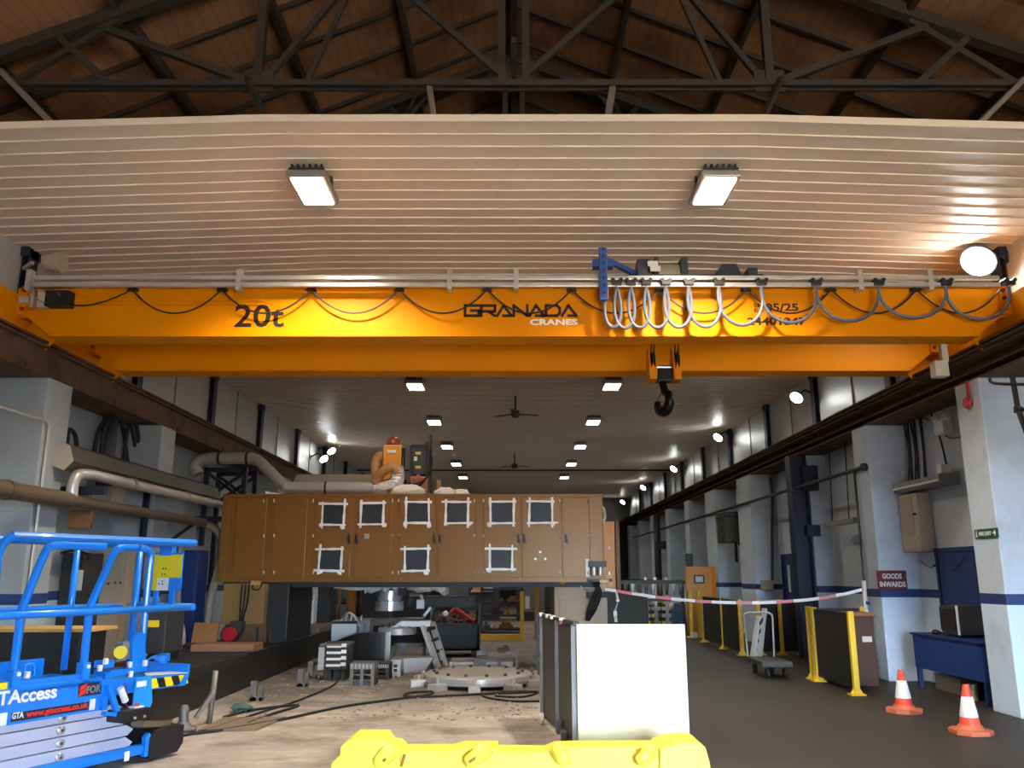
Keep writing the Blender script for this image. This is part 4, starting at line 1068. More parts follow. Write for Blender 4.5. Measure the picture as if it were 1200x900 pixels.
def rack(x0, x1, y, h, levels, label, seed, nick, d=.8, fill=True, um=m_navy):
    r = random.Random(seed)
    t = thing('storage_rack', label, 'rack', ((x0 + x1) / 2, y, 0), group='storage racks')
    for x in (x0, x1):
        for yy in (y, y + d): obj('upright', MB().bar((x, yy, 0), (x, yy, h), .07, .07), um, t)
    for zi, z in enumerate(levels):
        n_ = 0
        obj('shelf', MB().span((x0, y, z - .05), (x1, y + d, z)), um, t)
        x = x0 + .08
        while fill and x < x1 - .25:
            w = r.uniform(.12, .4); hh = r.uniform(.08, .26)
            if x + w > x1 - .05: break
            if r.random() < .85:
                k = r.choice(['box', 'cyl', 'step'])
                m = MB()
                if k == 'box': m.span((x, y + .05, z), (x + w, y + d - .1, z + hh), .01).span((x - .005, y + .045, z + hh * .7), (x + w + .005, y + d - .1, z + hh * .8))
                elif k == 'cyl': m.lathe([(0, z), (w / 2, z), (w / 2, z + hh * .6), (w / 3, z + hh * .65), (w / 3, z + hh), (0, z + hh)], (x + w / 2, y + .3, 0), 14)
                else: m.span((x, y + .1, z), (x + w, y + .5, z + hh * .5)).span((x + w * .2, y + .1, z + hh * .5), (x + w * .7, y + .4, z + hh))
                mi = r.randrange(len(mats)); n_ += 1
                T('tooling_item', m, mats[mi], {0: 'dark casting', 1: 'dark grey steel part', 2: 'machined iron part', 3: 'orange part', 4: 'white part', 5: 'brown timber block', 6: 'brown metal part', 7: 'black part', 8: 'silver metal part'}[mi] + ', %s along the %s shelf up, %s' % (ORD[n_ - 1], ORD[zi], nick), 'tooling', (x + w / 2, y + .3, z), 'tooling stored on the racks')
            x += w + r.uniform(.02, .1)
    return t


rack(PX(563, 24, 710), PX(612, 24, 710), 24, 1.45, (.12, .5, .85, 1.2), 'dark rack of tooling behind the tall yellow post under the gantry', 3, 'rack behind the tall yellow post')
rack(PX(430, 24.5, 710), PX(500, 24.5, 710), 24.5, 1.5, (.3, .7, 1.1, 1.4), 'dark rack of tooling far behind the spindle nose', 5, 'rack behind the spindle')
rack(PX(340, 25, 710), PX(420, 25, 710), 25, 1.7, (.3, .8, 1.3), 'dark rack of tooling far behind the machine bed on the left', 9, 'rack behind the machine bed')
# dark machines standing behind
t = thing('milling_machine', 'dark milling machine body standing behind the gantry spindle', 'machine', (PX(440, 20, 720), 20, 0))
x0, x1 = PX(398, 20, 720), PX(500, 20, 720)
obj('base', MB().span((x0, 20, 0), (x1, 21.2, .45), .02), m_cast, t)
obj('column_body', MB().span((PX(420, 20), 20.3, .45), (PX(452, 20), 21.2, 2.2), .03), m_cast, t)
obj('table', MB().span((x0 + .1, 19.9, .45), (x1 - .1, 20.6, .6), .01), m_iron, t)
obj('head', MB().span((PX(452, 20), 20.3, 1.1), (PX(480, 20), 21, 1.8), .03), m_cast, t)
for u in (391, 396, 406): obj('lead_screw', MB().cyl((PX(u, 20), 20.1, .45), (PX(u, 20), 20.1, 1.5), .035, n=10), m_tan, t)
obj('splash_guard', MB().span((PX(405, 20), 20.15, .6), (PX(415, 20), 20.2, 1.3)), m_tan, t)
t = thing('switch_cabinet', 'tall dark switch cabinet behind the machine bed left of the spindle', 'cabinet', (PX(360, 19, 720), 19, 0))
obj('case', MB().span((PX(370, 19), 19, .56), (PX(386, 19), 19.8, 1.8), .01), m_cast, t)
t = thing('pump_set', 'grey pump with red pipework standing on the far slideway behind the black leg', 'pump', (PX(350, 18.6, 720), 18.6, .56))
obj('tank', MB().span((PX(341, 18.6), 18.5, .56), (PX(356, 18.6), 19, 1.0), .01), m_cast, t)
obj('pale_column', MB().span((PX(360, 18.6), 18.6, .56), (PX(368, 18.6), 18.9, 1.45), .01), m_cgrey, t)
obj('pipe', MB().tube(cat([P(344, 700, 18.5), P(352, 700, 18.5), P(356, 697, 18.5), P(366, 697, 18.5)], 4), .05, 8).cyl(P(350, 690, 18.5), P(350, 722, 18.5), .05), m_iron, t)
obj('red_pipe', MB().tube(cat([P(352, 697, 18.45), P(360, 699, 18.45), P(366, 703, 18.45)], 4), .03, 8), m_red, t)
# far end of the hall: stacked orange and dark machinery closing the view
for i, (x, w, h_, mt, lb) in enumerate(((-4.4, 2.6, 2.6, m_cast, 'dark machine housing at the far left end of the hall'), (-1.6, 2.2, 2.2, m_dkgrey, 'dark grey machine housing at the far end of the hall, centre left'), (1.1, 2.0, 2.4, m_cast, 'dark machine housing at the far end of the hall, centre right'))):
    t = thing('machine_housing', lb, 'machine', (x, 31, 0), group='machines at the far end')
    obj('body', MB().span((x - w / 2, 30.5, 0), (x + w / 2, 32, h_), .03), mt, t)
    obj('door', MB().span((x - w * .4, 30.46, .3), (x, 30.5, h_ - .3), .01), m_iron, t)
    obj('control_panel', MB().span((x + w * .15, 30.4, h_ * .45), (x + w * .4, 30.5, h_ * .8), .01), m_grey, t)
# line of hanging ceiling fans
def fan(u, v, label):
    a = ray(u, v); D = (ZC - .45 - EYE) / a[1]; p = P(u, v, D)
    t = thing('ceiling_fan', label, 'ceiling fan', (p.x, p.y, ZC), group='ceiling fans')
    obj('rod', MB().cyl((p.x, p.y, ZC), (p.x, p.y, p.z), .025, n=8), m_dkgrey, t)
    obj('hub', MB().lathe([(0, -.1), (.09, -.08), (.12, 0), (.09, .08), (0, .1)], p, 16), m_dkgrey, t)
    for k in range(3):
        an = 2 * PI * k / 3 + .4; d = V(math.cos(an), math.sin(an), 0)
        obj('blade', MB().bar(p + d * .1, p + d * .6, .11, .012), m_dkgrey, t)


fan(604, 485, 'dark ceiling fan on the centre line, nearer of the two')
fan(603, 546, 'dark ceiling fan on the centre line, farther of the two')
T('ceiling_conduit', MB().cyl((-6.3, 33.4, 5.68), (6.3, 33.4, 5.68), .03, n=8), m_black, 'dark conduit crossing the far ceiling from wall to wall', 'conduit', (0, 33.4, 5.68))
# ---------------------------------------------------------------- blue scissor lift, left foreground
LA = V(-3.23, 7.8, 0); Ld = V(.432, .902, 0).normalized(); Ln = V(-Ld.y, Ld.x, 0)
lrz = math.atan2(Ld.y, Ld.x)
m_lift = M('lift_blue', (12, 122, 222), .32, 0, .05, 3, coat=.2)
m_arm = M('scissor_grey', (172, 176, 198), .4, 0, .05)
m_lemon = M('label_lemon', (236, 206, 26), .45, 0, .04)
lift = thing('scissor_lift', 'blue scissor lift with lowered grey arms and guard rails at the left front', 'scissor lift', LA, lrz)


def SZ(u, v, w=0.0):
    a, b = ray(u, v)
    D = (w + LA.dot(Ln)) / (Ln.y + Ln.x * a)
    p = V(a * D, D, EYE + b * D)
    return V((p - LA).dot(Ld), w, p.z)


def lo(name, mb, mat, parent=None, label=None):
    return obj(name, mb, mat, parent or lift, local=True, label=label)


S0 = -2.3; WD = .78
zc1 = SZ(159, 874).z; zc0 = .07
ch = MB().span((S0, 0, zc0), (.0, .06, zc1), .012).span((S0, WD - .06, zc0), (0, WD, zc1), .012).span((S0, .06, zc0 + .02), (-.05, WD - .06, zc1 - .05)).span((S0, -.012, zc0 + .07), (-.01, 0, zc1 - .05), .004)
chas = lo('chassis', ch, m_lift)
lo('lug', MB().prism([(-.02, zc0 - .02), (.05, zc0 - .02), (.05, zc1 + .05), (.02, zc1 + .09), (-.02, zc1 + .06)], 'y', -.03, .02, .006), m_lift, chas)
q = SZ(147, 886); lo('sticker', MB().box((q.x, -.016, q.z), (.05, .004, .075)), m_white, chas)
for s_ in (-.35, -1.95):
    for w in (.03, WD - .03):
        lo('wheel', MB().lathe([(0, -.05), (.1, -.05), (.115, -.04), (.115, .04), (.1, .05), (0, .05)], (s_, w + (.22 if w < .3 else -.05), .115), 24, Matrix.Rotation(PI / 2, 3, 'X')), m_rubber, chas)
# stowed arms
zl = [SZ(0, 894, .05).z, SZ(0, 878, .05).z, SZ(0, 862, .05).z]
zb_ = zc1 - .03; zt_ = SZ(60, 843, 0.0).z
zz = [zb_, SZ(100, 872.5, .05).z, SZ(100, 858, .05).z, SZ(100, 843.5, .05).z, SZ(100, 838, .05).z + .05]
ends = [SZ(151, 0 + 868, .05).x, SZ(152, 858, .05).x, SZ(146, 850, .05).x, SZ(140, 842, .05).x]
for k in range(4):
    z0, z1 = zz[k] + .004, zz[k + 1] - .004; s1 = ends[k]
    for w in (.05, WD - .1):
        a_ = lo('scissor_arm', MB().prism([(S0 + .1, z0), (s1 - .02, z0), (s1 + .04, (z0 + z1) / 2), (s1 - .04, z1), (S0 + .1, z1)], 'y', w, w + .05, .005), m_arm)
        if w < .3:
            qb = SZ([70, 71, 72, 74][k], [888, 872, 857, 842][k], .04)
            lo('pivot_pin', MB().lathe([(0, -.02), (.022, -.02), (.034, -.012), (.034, .0), (0, .0)], (qb.x, w, (z0 + z1) / 2), 16, Matrix.Rotation(-PI / 2, 3, 'X')), m_steel, a_)
            lo('pin_hole', MB().cyl((qb.x, w - .024, (z0 + z1) / 2), (qb.x, w - .018, (z0 + z1) / 2), .012, n=10), m_black, a_)
# platform
f0, f1 = SZ(60, 842), SZ(60, 801)
zp0, zp1 = f0.z, f1.z
sE = SZ(118, 815).x; sX = SZ(221, 790).x
pf = lo('platform', MB().span((S0, 0, zp0), (sE, .03, zp1), .006).span((S0, WD - .03, zp0), (sE, WD, zp1 + .12), .006).span((S0, 0, zp1 - .05), (sE + .1, WD, zp1 - .02)).span((sE, .0, zp0 + .03), (sE + .03, WD, zp1 - .02)), m_lift)
lo('toe_board', MB().span((S0, .03, zp1 - .01), (sE - .1, .05, zp1 + .045), .004), m_lift, pf)
zx0, zx1 = SZ(190, 807).z, SZ(190, 793).z
ex = lo('extension_deck', MB().span((sE - .2, .02, zx0), (sX - .03, WD - .02, zx1), .006).prism([(sX - .1, zx0), (sX - .03, zx0), (sX + .01, zx1), (sX + .01, zx1 + .08), (sX - .02, zx1 + .08), (sX - .03, zx1)], 'y', .0, WD - .02), m_lift)
for k, u in enumerate((166, 176, 184, 193, 201, 210)):
    a, b = SZ(u, 800), SZ(u + 8.5, 800)
    sk = .035
    lo('hazard_stripe', MB().prism([(a.x + sk, zx0 + .012), (b.x + sk, zx0 + .012), (b.x, zx1 - .01), (a.x, zx1 - .01)], 'y', .012, .02), m_black if k % 2 == 0 else m_lemon, ex)
lo('end_bracket', MB().span((SZ(119, 0 + 820).x, -.02, zp0), (SZ(125, 820).x, .02, zp1 + .03)).bar(SZ(127, 803, -.05), SZ(138, 838, -.05), .04, .04).bar(SZ(118, 800, -.03), SZ(160, 796, -.03), .035, .035).bar(SZ(121, 836, -.04), SZ(140, 838, -.04), .05, .03), m_lift)
lo('cyan_plate', MB().prism([(SZ(158, 800, -.05).x, SZ(158, 832, -.05).z), (SZ(176, 800, -.05).x, SZ(176, 836, -.05).z), (SZ(180, 800, -.05).x, SZ(178, 822, -.05).z), (SZ(176, 800, -.05).x, SZ(176, 792, -.05).z), (SZ(158, 800, -.05).x, SZ(158, 794, -.05).z)], 'y', -.06, -.04, .006), M('lift_cyan', (24, 140, 215), .35), label='lighter blue end plate')
a = SZ(166, 801.5, -.065); lo('sticker', MB().box((a.x, -.064, a.z), (.1, .006, .045)), m_white)
a, b = SZ(139, 848, -.1), SZ(173, 828, -.1)
cbx = lo('ground_control', MB().span((a.x, -.14, a.z - .0), (b.x, .1, b.z), .012), m_black)
a = SZ(159, 829, -.05); lo('button_plate', MB().box((a.x, -.05, b.z + .006), (.1, .09, .012)), m_white, cbx)
lo('stop_button', MB().cyl((a.x, -.05, b.z + .01), (a.x, -.05, b.z + .04), .026, n=14), m_red, cbx)
for k in range(2): lo('switch', MB().cyl((a.x - .08 + k * .1, -.15, (a.z * .0 + SZ(159, 840, -.1).z)), (a.x - .08 + k * .1, -.14, SZ(159, 840, -.1).z), .012, n=10), m_silver, cbx)
a = SZ(143, 815, -.03)
lo('filter_can', MB().cyl(SZ(141, 806, -.02), SZ(147, 822, -.02), .028, n=12), m_white)
lo('wiring', MB().tube(cat([SZ(150, 790, 0), SZ(147, 800, -.03), SZ(149, 810, -.03), SZ(144, 818, -.02), SZ(152, 832, -.04)], 6), .007, 6), M('wire_purple', (96, 56, 100), .5))
lo('battery_tray', MB().prism([(.02, .03), (.34, .03), (.40, .10), (.40, .26), (.06, .26), (.02, .2)], 'y', -.04, .45, .01), m_black)
lo('tray_link', MB().bar((-.1, .0, .33), (.3, .1, .27), .12, .05).bar((.0, .05, .3), (.45, .2, .26), .05, .03), M('link_brown', (110, 96, 80), .5, .3))
# guard rails
rr_ = .033
zm = SZ(100, 717).z; zT = SZ(100, 631, -.03).z; zI = SZ(110, 640.5, .05).z


def rail(pts, r=rr_, name='guard_rail'): return lo(name, MB().tube(pts, r, 10), m_lift)


sR = SZ(228, 642, -.03).x
top = [V(SZ(0, 640, -.03).x - .02, -.03, zT - .18), V(SZ(2, 635, -.03).x, -.03, zT - .05), V(SZ(16, 627, -.03).x, -.03, zT), V(sR, -.03, zT)]
rail([V(SZ(-6, 700, -.03).x, -.03, zm)] + cat([V(SZ(-3, 660, -.03).x, -.03, zT - .3), V(SZ(0, 640, -.03).x, -.03, zT - .12), V(SZ(14, 628, -.03).x, -.03, zT - .01), V(SZ(40, 628, -.03).x, -.03, zT), V(sR, -.03, zT)], 5))
rail([V(S0, -.01, zm), V(SZ(222, 713, -.01).x, -.01, zm)], .03)
for (ub, um, ut) in ((16, 24.5, 60), (95, 106, 139)):
    sb, sm, st = SZ(ub, 792, .05).x, SZ(um, 716, .05).x, SZ(ut, 641, .05).x
    sb = (sb + sm) / 2
    last = [V(SZ(168, 641, .05).x - .07, .05, zI)] if ub == 95 else [V(SZ(168, 641, .05).x - .4, .05, zI)]
    rail([V(sb, .05, zp1 - .05), V(sb, .05, zm - .02)] + cat([V(sb + .005, .05, zm + .05), V(st - .05, .05, zI - .07), V(st + .01, .05, zI - .01), V(st + .09, .05, zI)], 5) + last)
    lo('post_foot', MB().span((sb - .035, .0, zp1 - .1), (sb + .035, .09, zp1 + .13), .006), m_lift)
    lo('clamp_pin', MB().cyl((sb - .0, -.0, zp1 + .1), (sb, -.02, zp1 + .1), .016, n=8), m_white)
sv = SZ(170, 720, .05).x
rail(cat([V(sv - .14, .05, zI), V(sv - .05, .05, zI - .01), V(sv, .05, zI - .06), V(sv, .05, zI - .2)], 4) + [V(sv, .05, zp1)], .03)
# far side
zI2 = zT
rail([V(S0, WD, zI2), V(sR - .05, WD, zI2)])
rail([V(S0, WD, zm), V(sR - .1, WD, zm)])
for u, v in ((76, 783), ):
    s_ = SZ(82, 720, WD).x
    rail([V(s_, WD, zp1), V(s_, WD, zI2)], .03)
for s_ in (-1.9,): rail([V(s_, WD, zp1), V(s_, WD, zI2)])
rail([V(sR - .05, -.03, zT), V(sR - .05, WD, zT)]); rail([V(sX - .02, -.01, zm), V(sX - .02, WD, zm)])
rail([V(sX - .04, WD - .03, zx1), V(sX - .04, WD - .03, zT)])
# sign board and posts at the extension end
sb = sX - .06
a, b = SZ(178, 694, .1), SZ(214, 648, .1)


def EW(u, v, s_):
    """a point on the plane across the lift at distance s_ along it"""
    r1, r2 = ray(u, v); D = (s_ + LA.dot(Ld)) / (Ld.x * r1 + Ld.y); p = V(r1 * D, D, EYE + r2 * D)
    return V(s_, (p - LA).dot(Ln), p.z)


A = EW(178, 692, sb); B = EW(215, 647, sb)
sgn = lo('sign_board', MB().span((sb, B.y, A.z), (sb + .015, A.y, B.z), .004), m_lift)
A1 = EW(178, 691, sb); B1 = EW(212, 678, sb); C1 = EW(178, 650, sb)
lo('yellow_sheet', MB().span((sb - .004, EW(212, 678, sb).y, EW(212, 677, sb).z), (sb, A.y, EW(178, 650, sb).z)).span((sb - .004, EW(197, 690, sb).y, A.z), (sb, A.y, EW(178, 676, sb).z)), m_lemon, sgn)
lo('white_sheet', MB().span((sb - .007, EW(197, 690, sb).y, A.z + .005), (sb - .004, EW(184, 690, sb).y, EW(178, 677, sb).z)), m_white, sgn)
mk = MB()
for u, v in ((192, 666.5), (195, 666.5), (191, 673), (194, 673), (191, 681), (187, 684), (191, 684.5)):
    c_ = EW(u, v, sb); mk.box((sb - .008, c_.y, c_.z), (.003, .016, .014))
lo('symbols', mk, m_black, sgn)
lo('board_clip', MB().span((sb - .02, EW(203, 648, sb).y, EW(203, 651, sb).z), (sb + .03, EW(189, 648, sb).y, EW(203, 641, sb).z)), m_lift, sgn)
for u in (181, 200):
    c_ = EW(u, 703, sb); lo('board_post', MB().span((sb, c_.y - .03, zm), (sb + .02, c_.y + .03, A.z + .02)), m_lift, sgn)
# power box with yellow socket, curved plate
c_ = SZ(146, 762, .12); bx_ = lo('socket_box', MB().box(c_, (.13, .1, .15), bev=.01), m_grey)
c2 = SZ(137, 761, .06); lo('yellow_socket', MB().lathe([(0, -.03), (.03, -.03), (.045, 0), (.045, .05), (.055, .055), (.055, .075), (0, .075)], (c_.x - .06, .075, c_.z - .005), 18, Matrix.Rotation(-.9, 3, 'Z') @ Matrix.Rotation(PI / 2, 3, 'X')), m_lemon, bx_)
lo('post_bracket', MB().prism([(SZ(153, 790, .03).x, zp1), (SZ(170, 790, .03).x, zp1), (SZ(168, 745, .03).x, SZ(168, 742, .03).z), (SZ(160, 745, .03).x, SZ(160, 741, .03).z), (SZ(154, 750, .03).x, SZ(154, 752, .03).z)], 'y', .01, .05, .006), m_lift)
for u, v in ((152, 779), (153, 790), (170, 777), (124, 775), (117, 783), (32, 791)):
    c_ = SZ(u, v, -.01); lo('white_fitting', MB().box(c_, (.035, .03, .05), bev=.006), m_white)
lo('step_hoop', MB().tube(cat([SZ(28, 793, .02), SZ(29, 780, .02), SZ(33, 778, .02), SZ(38, 778, .02), SZ(40, 781, .02), SZ(40, 790, .02)], 4), .012, 8), m_lift)
lo('deck_gear', MB().box(SZ(122, 778, .1), (.12, .1, .06)).box(SZ(134, 787, .12), (.25, .2, .05)).cyl(SZ(190, 775, .3), SZ(190, 767, .3), .07, n=14).tube(cat([SZ(168, 778, .15), SZ(180, 770, .2), SZ(192, 776, .2), SZ(198, 770, .2)], 5), .012, 6), m_lift)
# lettering on the side
m_txtred = M('text_red', (215, 44, 40), .45); m_strip = M('strip_dark', (26, 30, 54), .45)


def on_side(u, v, w=-.004):
    p = SZ(u, v); tilt = 0
    return lambda x, y, z: (p.x + x, w - z, p.z + y)


w66 = SZ(66, 811).x - SZ(-20, 825).x
lo('lettering', MB().text('GTAccess', .135, on_side(-20, 829), .004, .001, width=w66), m_white, pf, label='white company name lettering')
a, b = SZ(12, 847), SZ(104, 822); ra, rb = SZ(104, 832), SZ(104, 821)
zs0, zs1 = SZ(104, 831.5).z, SZ(104, 822).z
sp_ = lo('web_strip', MB().span((a.x, -.004, zs0), (b.x, 0, zs1)), m_strip, pf, label='dark web address strip')
lo('lettering', MB().text('www.gtaccess.co.uk', .06, lambda x, y, z: (SZ(30, 840).x + x, -.006 - z, zs0 + .02 + y), .002, .001, width=SZ(103, 826).x - SZ(30, 840).x), m_txtred, sp_)
lo('lettering', MB().text('GTA', .06, lambda x, y, z: (SZ(13, 843).x + x, -.006 - z, zs0 + .022 + y), .002, .001, width=SZ(27, 840).x - SZ(13, 843).x), m_white, sp_)
a, b = SZ(91, 817), SZ(119, 800)
fp = lo('badge', MB().span((a.x, -.004, SZ(105, 815).z), (b.x, .0, SZ(105, 800).z)), m_strip, pf, label='dark badge with two red slashes')
zf0, zf1 = SZ(105, 815).z, SZ(105, 800).z; hh_ = zf1 - zf0
lo('lettering', MB().text('FOR', hh_ * .78, lambda x, y, z: (SZ(101, 810).x + x, -.006 - z, zf0 + hh_ * .2 + y), .002, .001, width=SZ(117.5, 808).x - SZ(101, 810).x), m_grey, fp)
for k in range(2):
    s_ = SZ(92, 810).x + .0
    lo('red_slash', MB().prism([(s_, zf0 + hh_ * (.02 + .42 * k)), (s_ + .06, zf0 + hh_ * (.2 + .42 * k)), (s_ + .075, zf0 + hh_ * (.62 + .36 * k)), (s_ + .015, zf0 + hh_ * (.4 + .42 * k))], 'y', -.006, -.004), m_txtred, fp)
for u, v, d_ in ((108, 825.5, (.05, .085)), (3, 843, (.06, .09))):
    c_ = SZ(u, v); lo('sticker', MB().box((c_.x, -.003, c_.z), (d_[0], .005, d_[1])), m_white, pf)
c_ = SZ(3, 804); lo('sticker', MB().box((c_.x, -.003, c_.z), (.07, .005, .05)), m_lemon, pf)
# paper lying on the deck end
p = SZ(203, 781, .12)
q = LA + Ld * (sX - .12) + Ln * .12 + V(0, 0, zx1 + .09)
tag(obj('paper_sheet', MB().box(LA + Ld * (sX - .12) + Ln * .16 + V(0, 0, zx1 + .006), (.36, .2, .005), .5), m_white, org=LA + Ld * (sX - .12) + Ln * .16 + V(0, 0, zx1)), 'white paper sheet lying on the end of the blue lift deck', 'paper')
# ---------------------------------------------------------------- left wall services
XL = -6.38
m_cream = M('cabinet_cream', (176, 160, 138), .5, 0, .06)
m_duct = M('dull_duct', (128, 112, 92), .4, .5, .2, 6)
m_trunk = M('trunking_olive', (64, 62, 50), .5, .1, .15)
m_pipe = M('old_pipe', (104, 90, 74), .45, .4, .3, 9)
lp = T('wall_pipe', MB().cyl((-5.55, 6.5, 2.5), (-5.55, 10.4, 2.5), .1, n=18).cyl((-5.55, 10.4, 2.5), (-5.55, 10.6, 2.5), .1, .075, n=18).cyl((-5.55, 10.6, 2.5), (-5.55, 15.1, 2.5), .075, n=18).cyl((-5.55, 9.1, 2.5), (-5.55, 9.16, 2.5), .112, n=18), m_pipe, 'long brown lagged pipe running along the left wall pillars', 'pipe', (-5.55, 11, 2.5))
T('cream_hose', MB().tube(cat([V(-5.55, 15.1, 2.48), V(-5.45, 15.35, 2.42), V(-5.33, 15.4, 2.2), V(-5.32, 15.35, 1.7), V(-5.36, 15.2, 1.2), V(-5.36, 15.1, .5), V(-5.38, 15.0, .02)], 6), .07, 12), M('hose_cream', (158, 146, 124), .6, 0, .1), 'cream hose dropping from the wall pipe to the machine bed', 'hose', (-5.35, 15.2, .5))
t = thing('cable_trunking', 'olive sheet metal trunking with silver pipe slung along the left wall', 'trunking', (-5.65, 12.8, 3.0))
obj('trunk', MB().prism([(-5.78, 2.93), (-5.60, 2.86), (-5.50, 2.98), (-5.56, 3.17), (-5.66, 3.22), (-5.80, 3.1)], 'y', 10.35, 15.7), m_trunk, t)
obj('end_cap', MB().prism([(-5.78, 2.93), (-5.60, 2.86), (-5.50, 2.98), (-5.56, 3.17), (-5.66, 3.22), (-5.80, 3.1)], 'y', 10.33, 10.35), M('cap_beige', (176, 166, 148), .5), t)
obj('pipe', MB().tube(cat([V(-5.55, 10.5, 2.55), V(-5.55, 10.5, 2.72), V(-5.53, 10.55, 2.83), V(-5.48, 10.75, 2.86)], 5) + [V(-5.45, 15.8, 2.86)], .07, 14), m_silver, t)
for y in (11.9, 13.9, 15.0): obj('clamp', MB().cyl((-5.45, y, 2.86), (-5.45, y + .05, 2.86), .082, n=16).bar((-5.45, y + .02, 2.86), (-5.65, y + .02, 2.95), .02, .03), m_cream, t)
for y, z in ((10.9, 2.62), (15.6, 2.55)):
    T('wall_bracket', MB().span((-6.38, y, z), (-5.35, y + .12, z + .1)).bar((-6.36, y + .06, z - .35), (-5.9, y + .06, z), .05, .05), m_navy, 'navy steel bracket under the trunking on the left wall, %s' % ('near the silver elbow' if y < 12 else 'close to the gantry enclosure'), 'bracket', (-6.3, y, z))
T('wall_conduit', MB().tube([XP(-20, 471, -5.72), XP(56, 494, -5.72), V(-5.72, XP(58, 496, -5.72).y, XP(58, 499, -5.72).z), V(-5.72, XP(58, 496, -5.72).y, .6)], .018, 8), m_silver, 'thin silver conduit bending down the nearest left pillar', 'conduit', (-5.72, 10, 2))
ck = [((108, 545), (118, 500), (140, 488), (150, 545)), ((118, 540), (125, 495), (150, 490), (162, 545)), ((145, 540), (150, 500), (158, 490), (164, 530)), ((78, 540), (80, 505), (88, 510), (90, 530))]
cg = thing('cable_bundle', 'black cables looping under the runway beam on the left wall', 'cables', V(-6.2, 12.5, 3.9))
for k, pts in enumerate(ck):
    obj('cable', MB().tube(cat([XP(u, v, -6.22 + k * .05) for u, v in pts], 6), .03, 6), m_rubber, cg)
obj('cable', MB().tube([V(-6.2, 12.6, 2.9), V(-6.2, 12.6, 3.95)], .12, 8), m_dkgrey, cg)
for i, (u0, v0, u1, v1, D, m_, lb) in enumerate(((79, 619, 108, 598, 11.6, m_wood, 'small timber board fixed low under the wall pipe on the left'), (128, 602, 148, 568, 12.6, m_cream, 'beige board on the left wall above the cream cabinet'), (94, 590, 108, 574, 12.0, m_cream, 'beige notice board on the left wall under the silver elbow'))):
    a, b = P(u0, v0, D), P(u1, v1, D)
    T('wall_board', MB().span((a.x, D, a.z), (b.x, D + .05, b.z), .006).span((a.x + .03, D - .008, a.z + .03), (b.x - .03, D, b.z - .03)), m_, lb, 'board', a)
# cabinets behind the lift
t = thing('workbench', 'long black bench box with pale timber top edge behind the blue lift', 'bench', (-5.5, 9.0, 0))
xr = PX(98, 8.8, 740); zt = P(0, 737, 8.75).z
obj('body', MB().span((-6.36, 8.75, 0), (xr, 9.3, zt - .03), .01), m_black, t)
obj('top', MB().span((-6.37, 8.72, zt - .03), (xr + .1, 9.33, zt)), M('bench_top', (196, 160, 90), .6, 0, .15, 10), t)
obj('latch_rod', MB().cyl((xr - .16, 8.73, .3), (xr - .13, 8.73, zt - .05), .012, n=8), m_dkgrey, t)
t = thing('instrument_cabinet', 'grey instrument cabinet with dark screen against the left wall', 'cabinet', (-6.1, 12.0, 0))
a, b = P(61, 760, 12.0), P(98, 648, 12.0)
obj('case', MB().span((a.x, 12.0, 0), (b.x, 12.6, b.z), .012), m_dkgrey, t)
obj('screen', MB().span((PX(84, 12, 660), 11.985, P(0, 666, 12).z), (PX(97, 12, 660), 12.0, P(0, 652, 12).z)), m_black, t)
obj('panel', MB().span((PX(84, 12, 680), 11.98, P(0, 692, 12).z), (PX(97, 12, 680), 12.0, P(0, 668, 12).z), .004), m_cgrey, t)
obj('arm', MB().tube(cat([P(72, 648, 11.9), P(88, 645, 11.7), P(104, 650, 11.6)], 4), .02, 8).box(P(104, 652, 11.6), (.05, .05, .1)), m_black, t)
t = thing('electrical_cabinet', 'tall cream electrical cabinet against the left wall behind the lift', 'cabinet', (-6.0, 12.9, 0))
a, b = P(100, 735, 12.9), P(151, 636, 12.9)
a.x = max(a.x, -6.36)
obj('case', MB().span((a.x, 12.9, .25), (b.x, 13.4, b.z), .012), m_cream, t)
obj('door', MB().span((a.x + .08, 12.885, .4), (b.x - .05, 12.9, b.z - .08), .005), m_cream, t)
obj('plinth', MB().span((a.x + .03, 12.93, 0), (b.x - .03, 13.38, .25)), m_black, t)
for u, v in ((127, 684), (135, 683), (141, 683)): obj('knob', MB().cyl(P(u, v, 12.86), P(u, v, 12.9), .02, n=10), m_dkgrey, t)
obj('top_cap', MB().span((a.x - .02, 12.88, b.z), (b.x + .02, 13.4, b.z + .06)), m_wood, t)
T('service_pipe', MB().cyl((PX(158, 13.2, 690), 13.3, 0), (PX(158, 13.2, 690), 13.3, 2.9), .055, n=10).box((PX(160, 13.2, 727), 13.22, .95), (.12, .12, .08)), m_navy, 'dark pipe standing beside the cream electrical cabinet', 'pipe', (PX(158, 13.2, 690), 13.3, 0))
t = thing('grey_cabinet', 'dark grey cabinet with small yellow label standing behind the lift end', 'cabinet', (PX(182, 11.2, 740), 11.2, .495))
a, b = P(168, 790, 11.2), P(197, 709, 11.2)
obj('case', MB().span((a.x, 11.2, .6), (b.x, 11.8, b.z), .012), m_dkgrey, t)
obj('lower_case', MB().span((a.x + .02, 11.22, .495), (b.x - .02, 11.75, .6)), m_black, t)
obj('top_box', MB().span((PX(140, 11.3, 730), 11.45, .6), (PX(166, 11.3, 730), 11.8, b.z + .02), .01), M('slate', (112, 116, 126), .5), t)
obj('yellow_label', MB().box(P(180, 731, 11.19), (.14, .012, .085)), m_lemon, t)
t = thing('blue_cupboard', 'tall dark blue cupboard between the lift and the gantry enclosure', 'cupboard', (PX(232, 14.6, 700), 14.6, 0))
a, b = P(213, 745, 14.6), P(247, 645, 14.6)
obj('case', MB().span((a.x, 14.4, .0), (b.x - .12, 14.85, b.z), .01), m_darkblue, t)
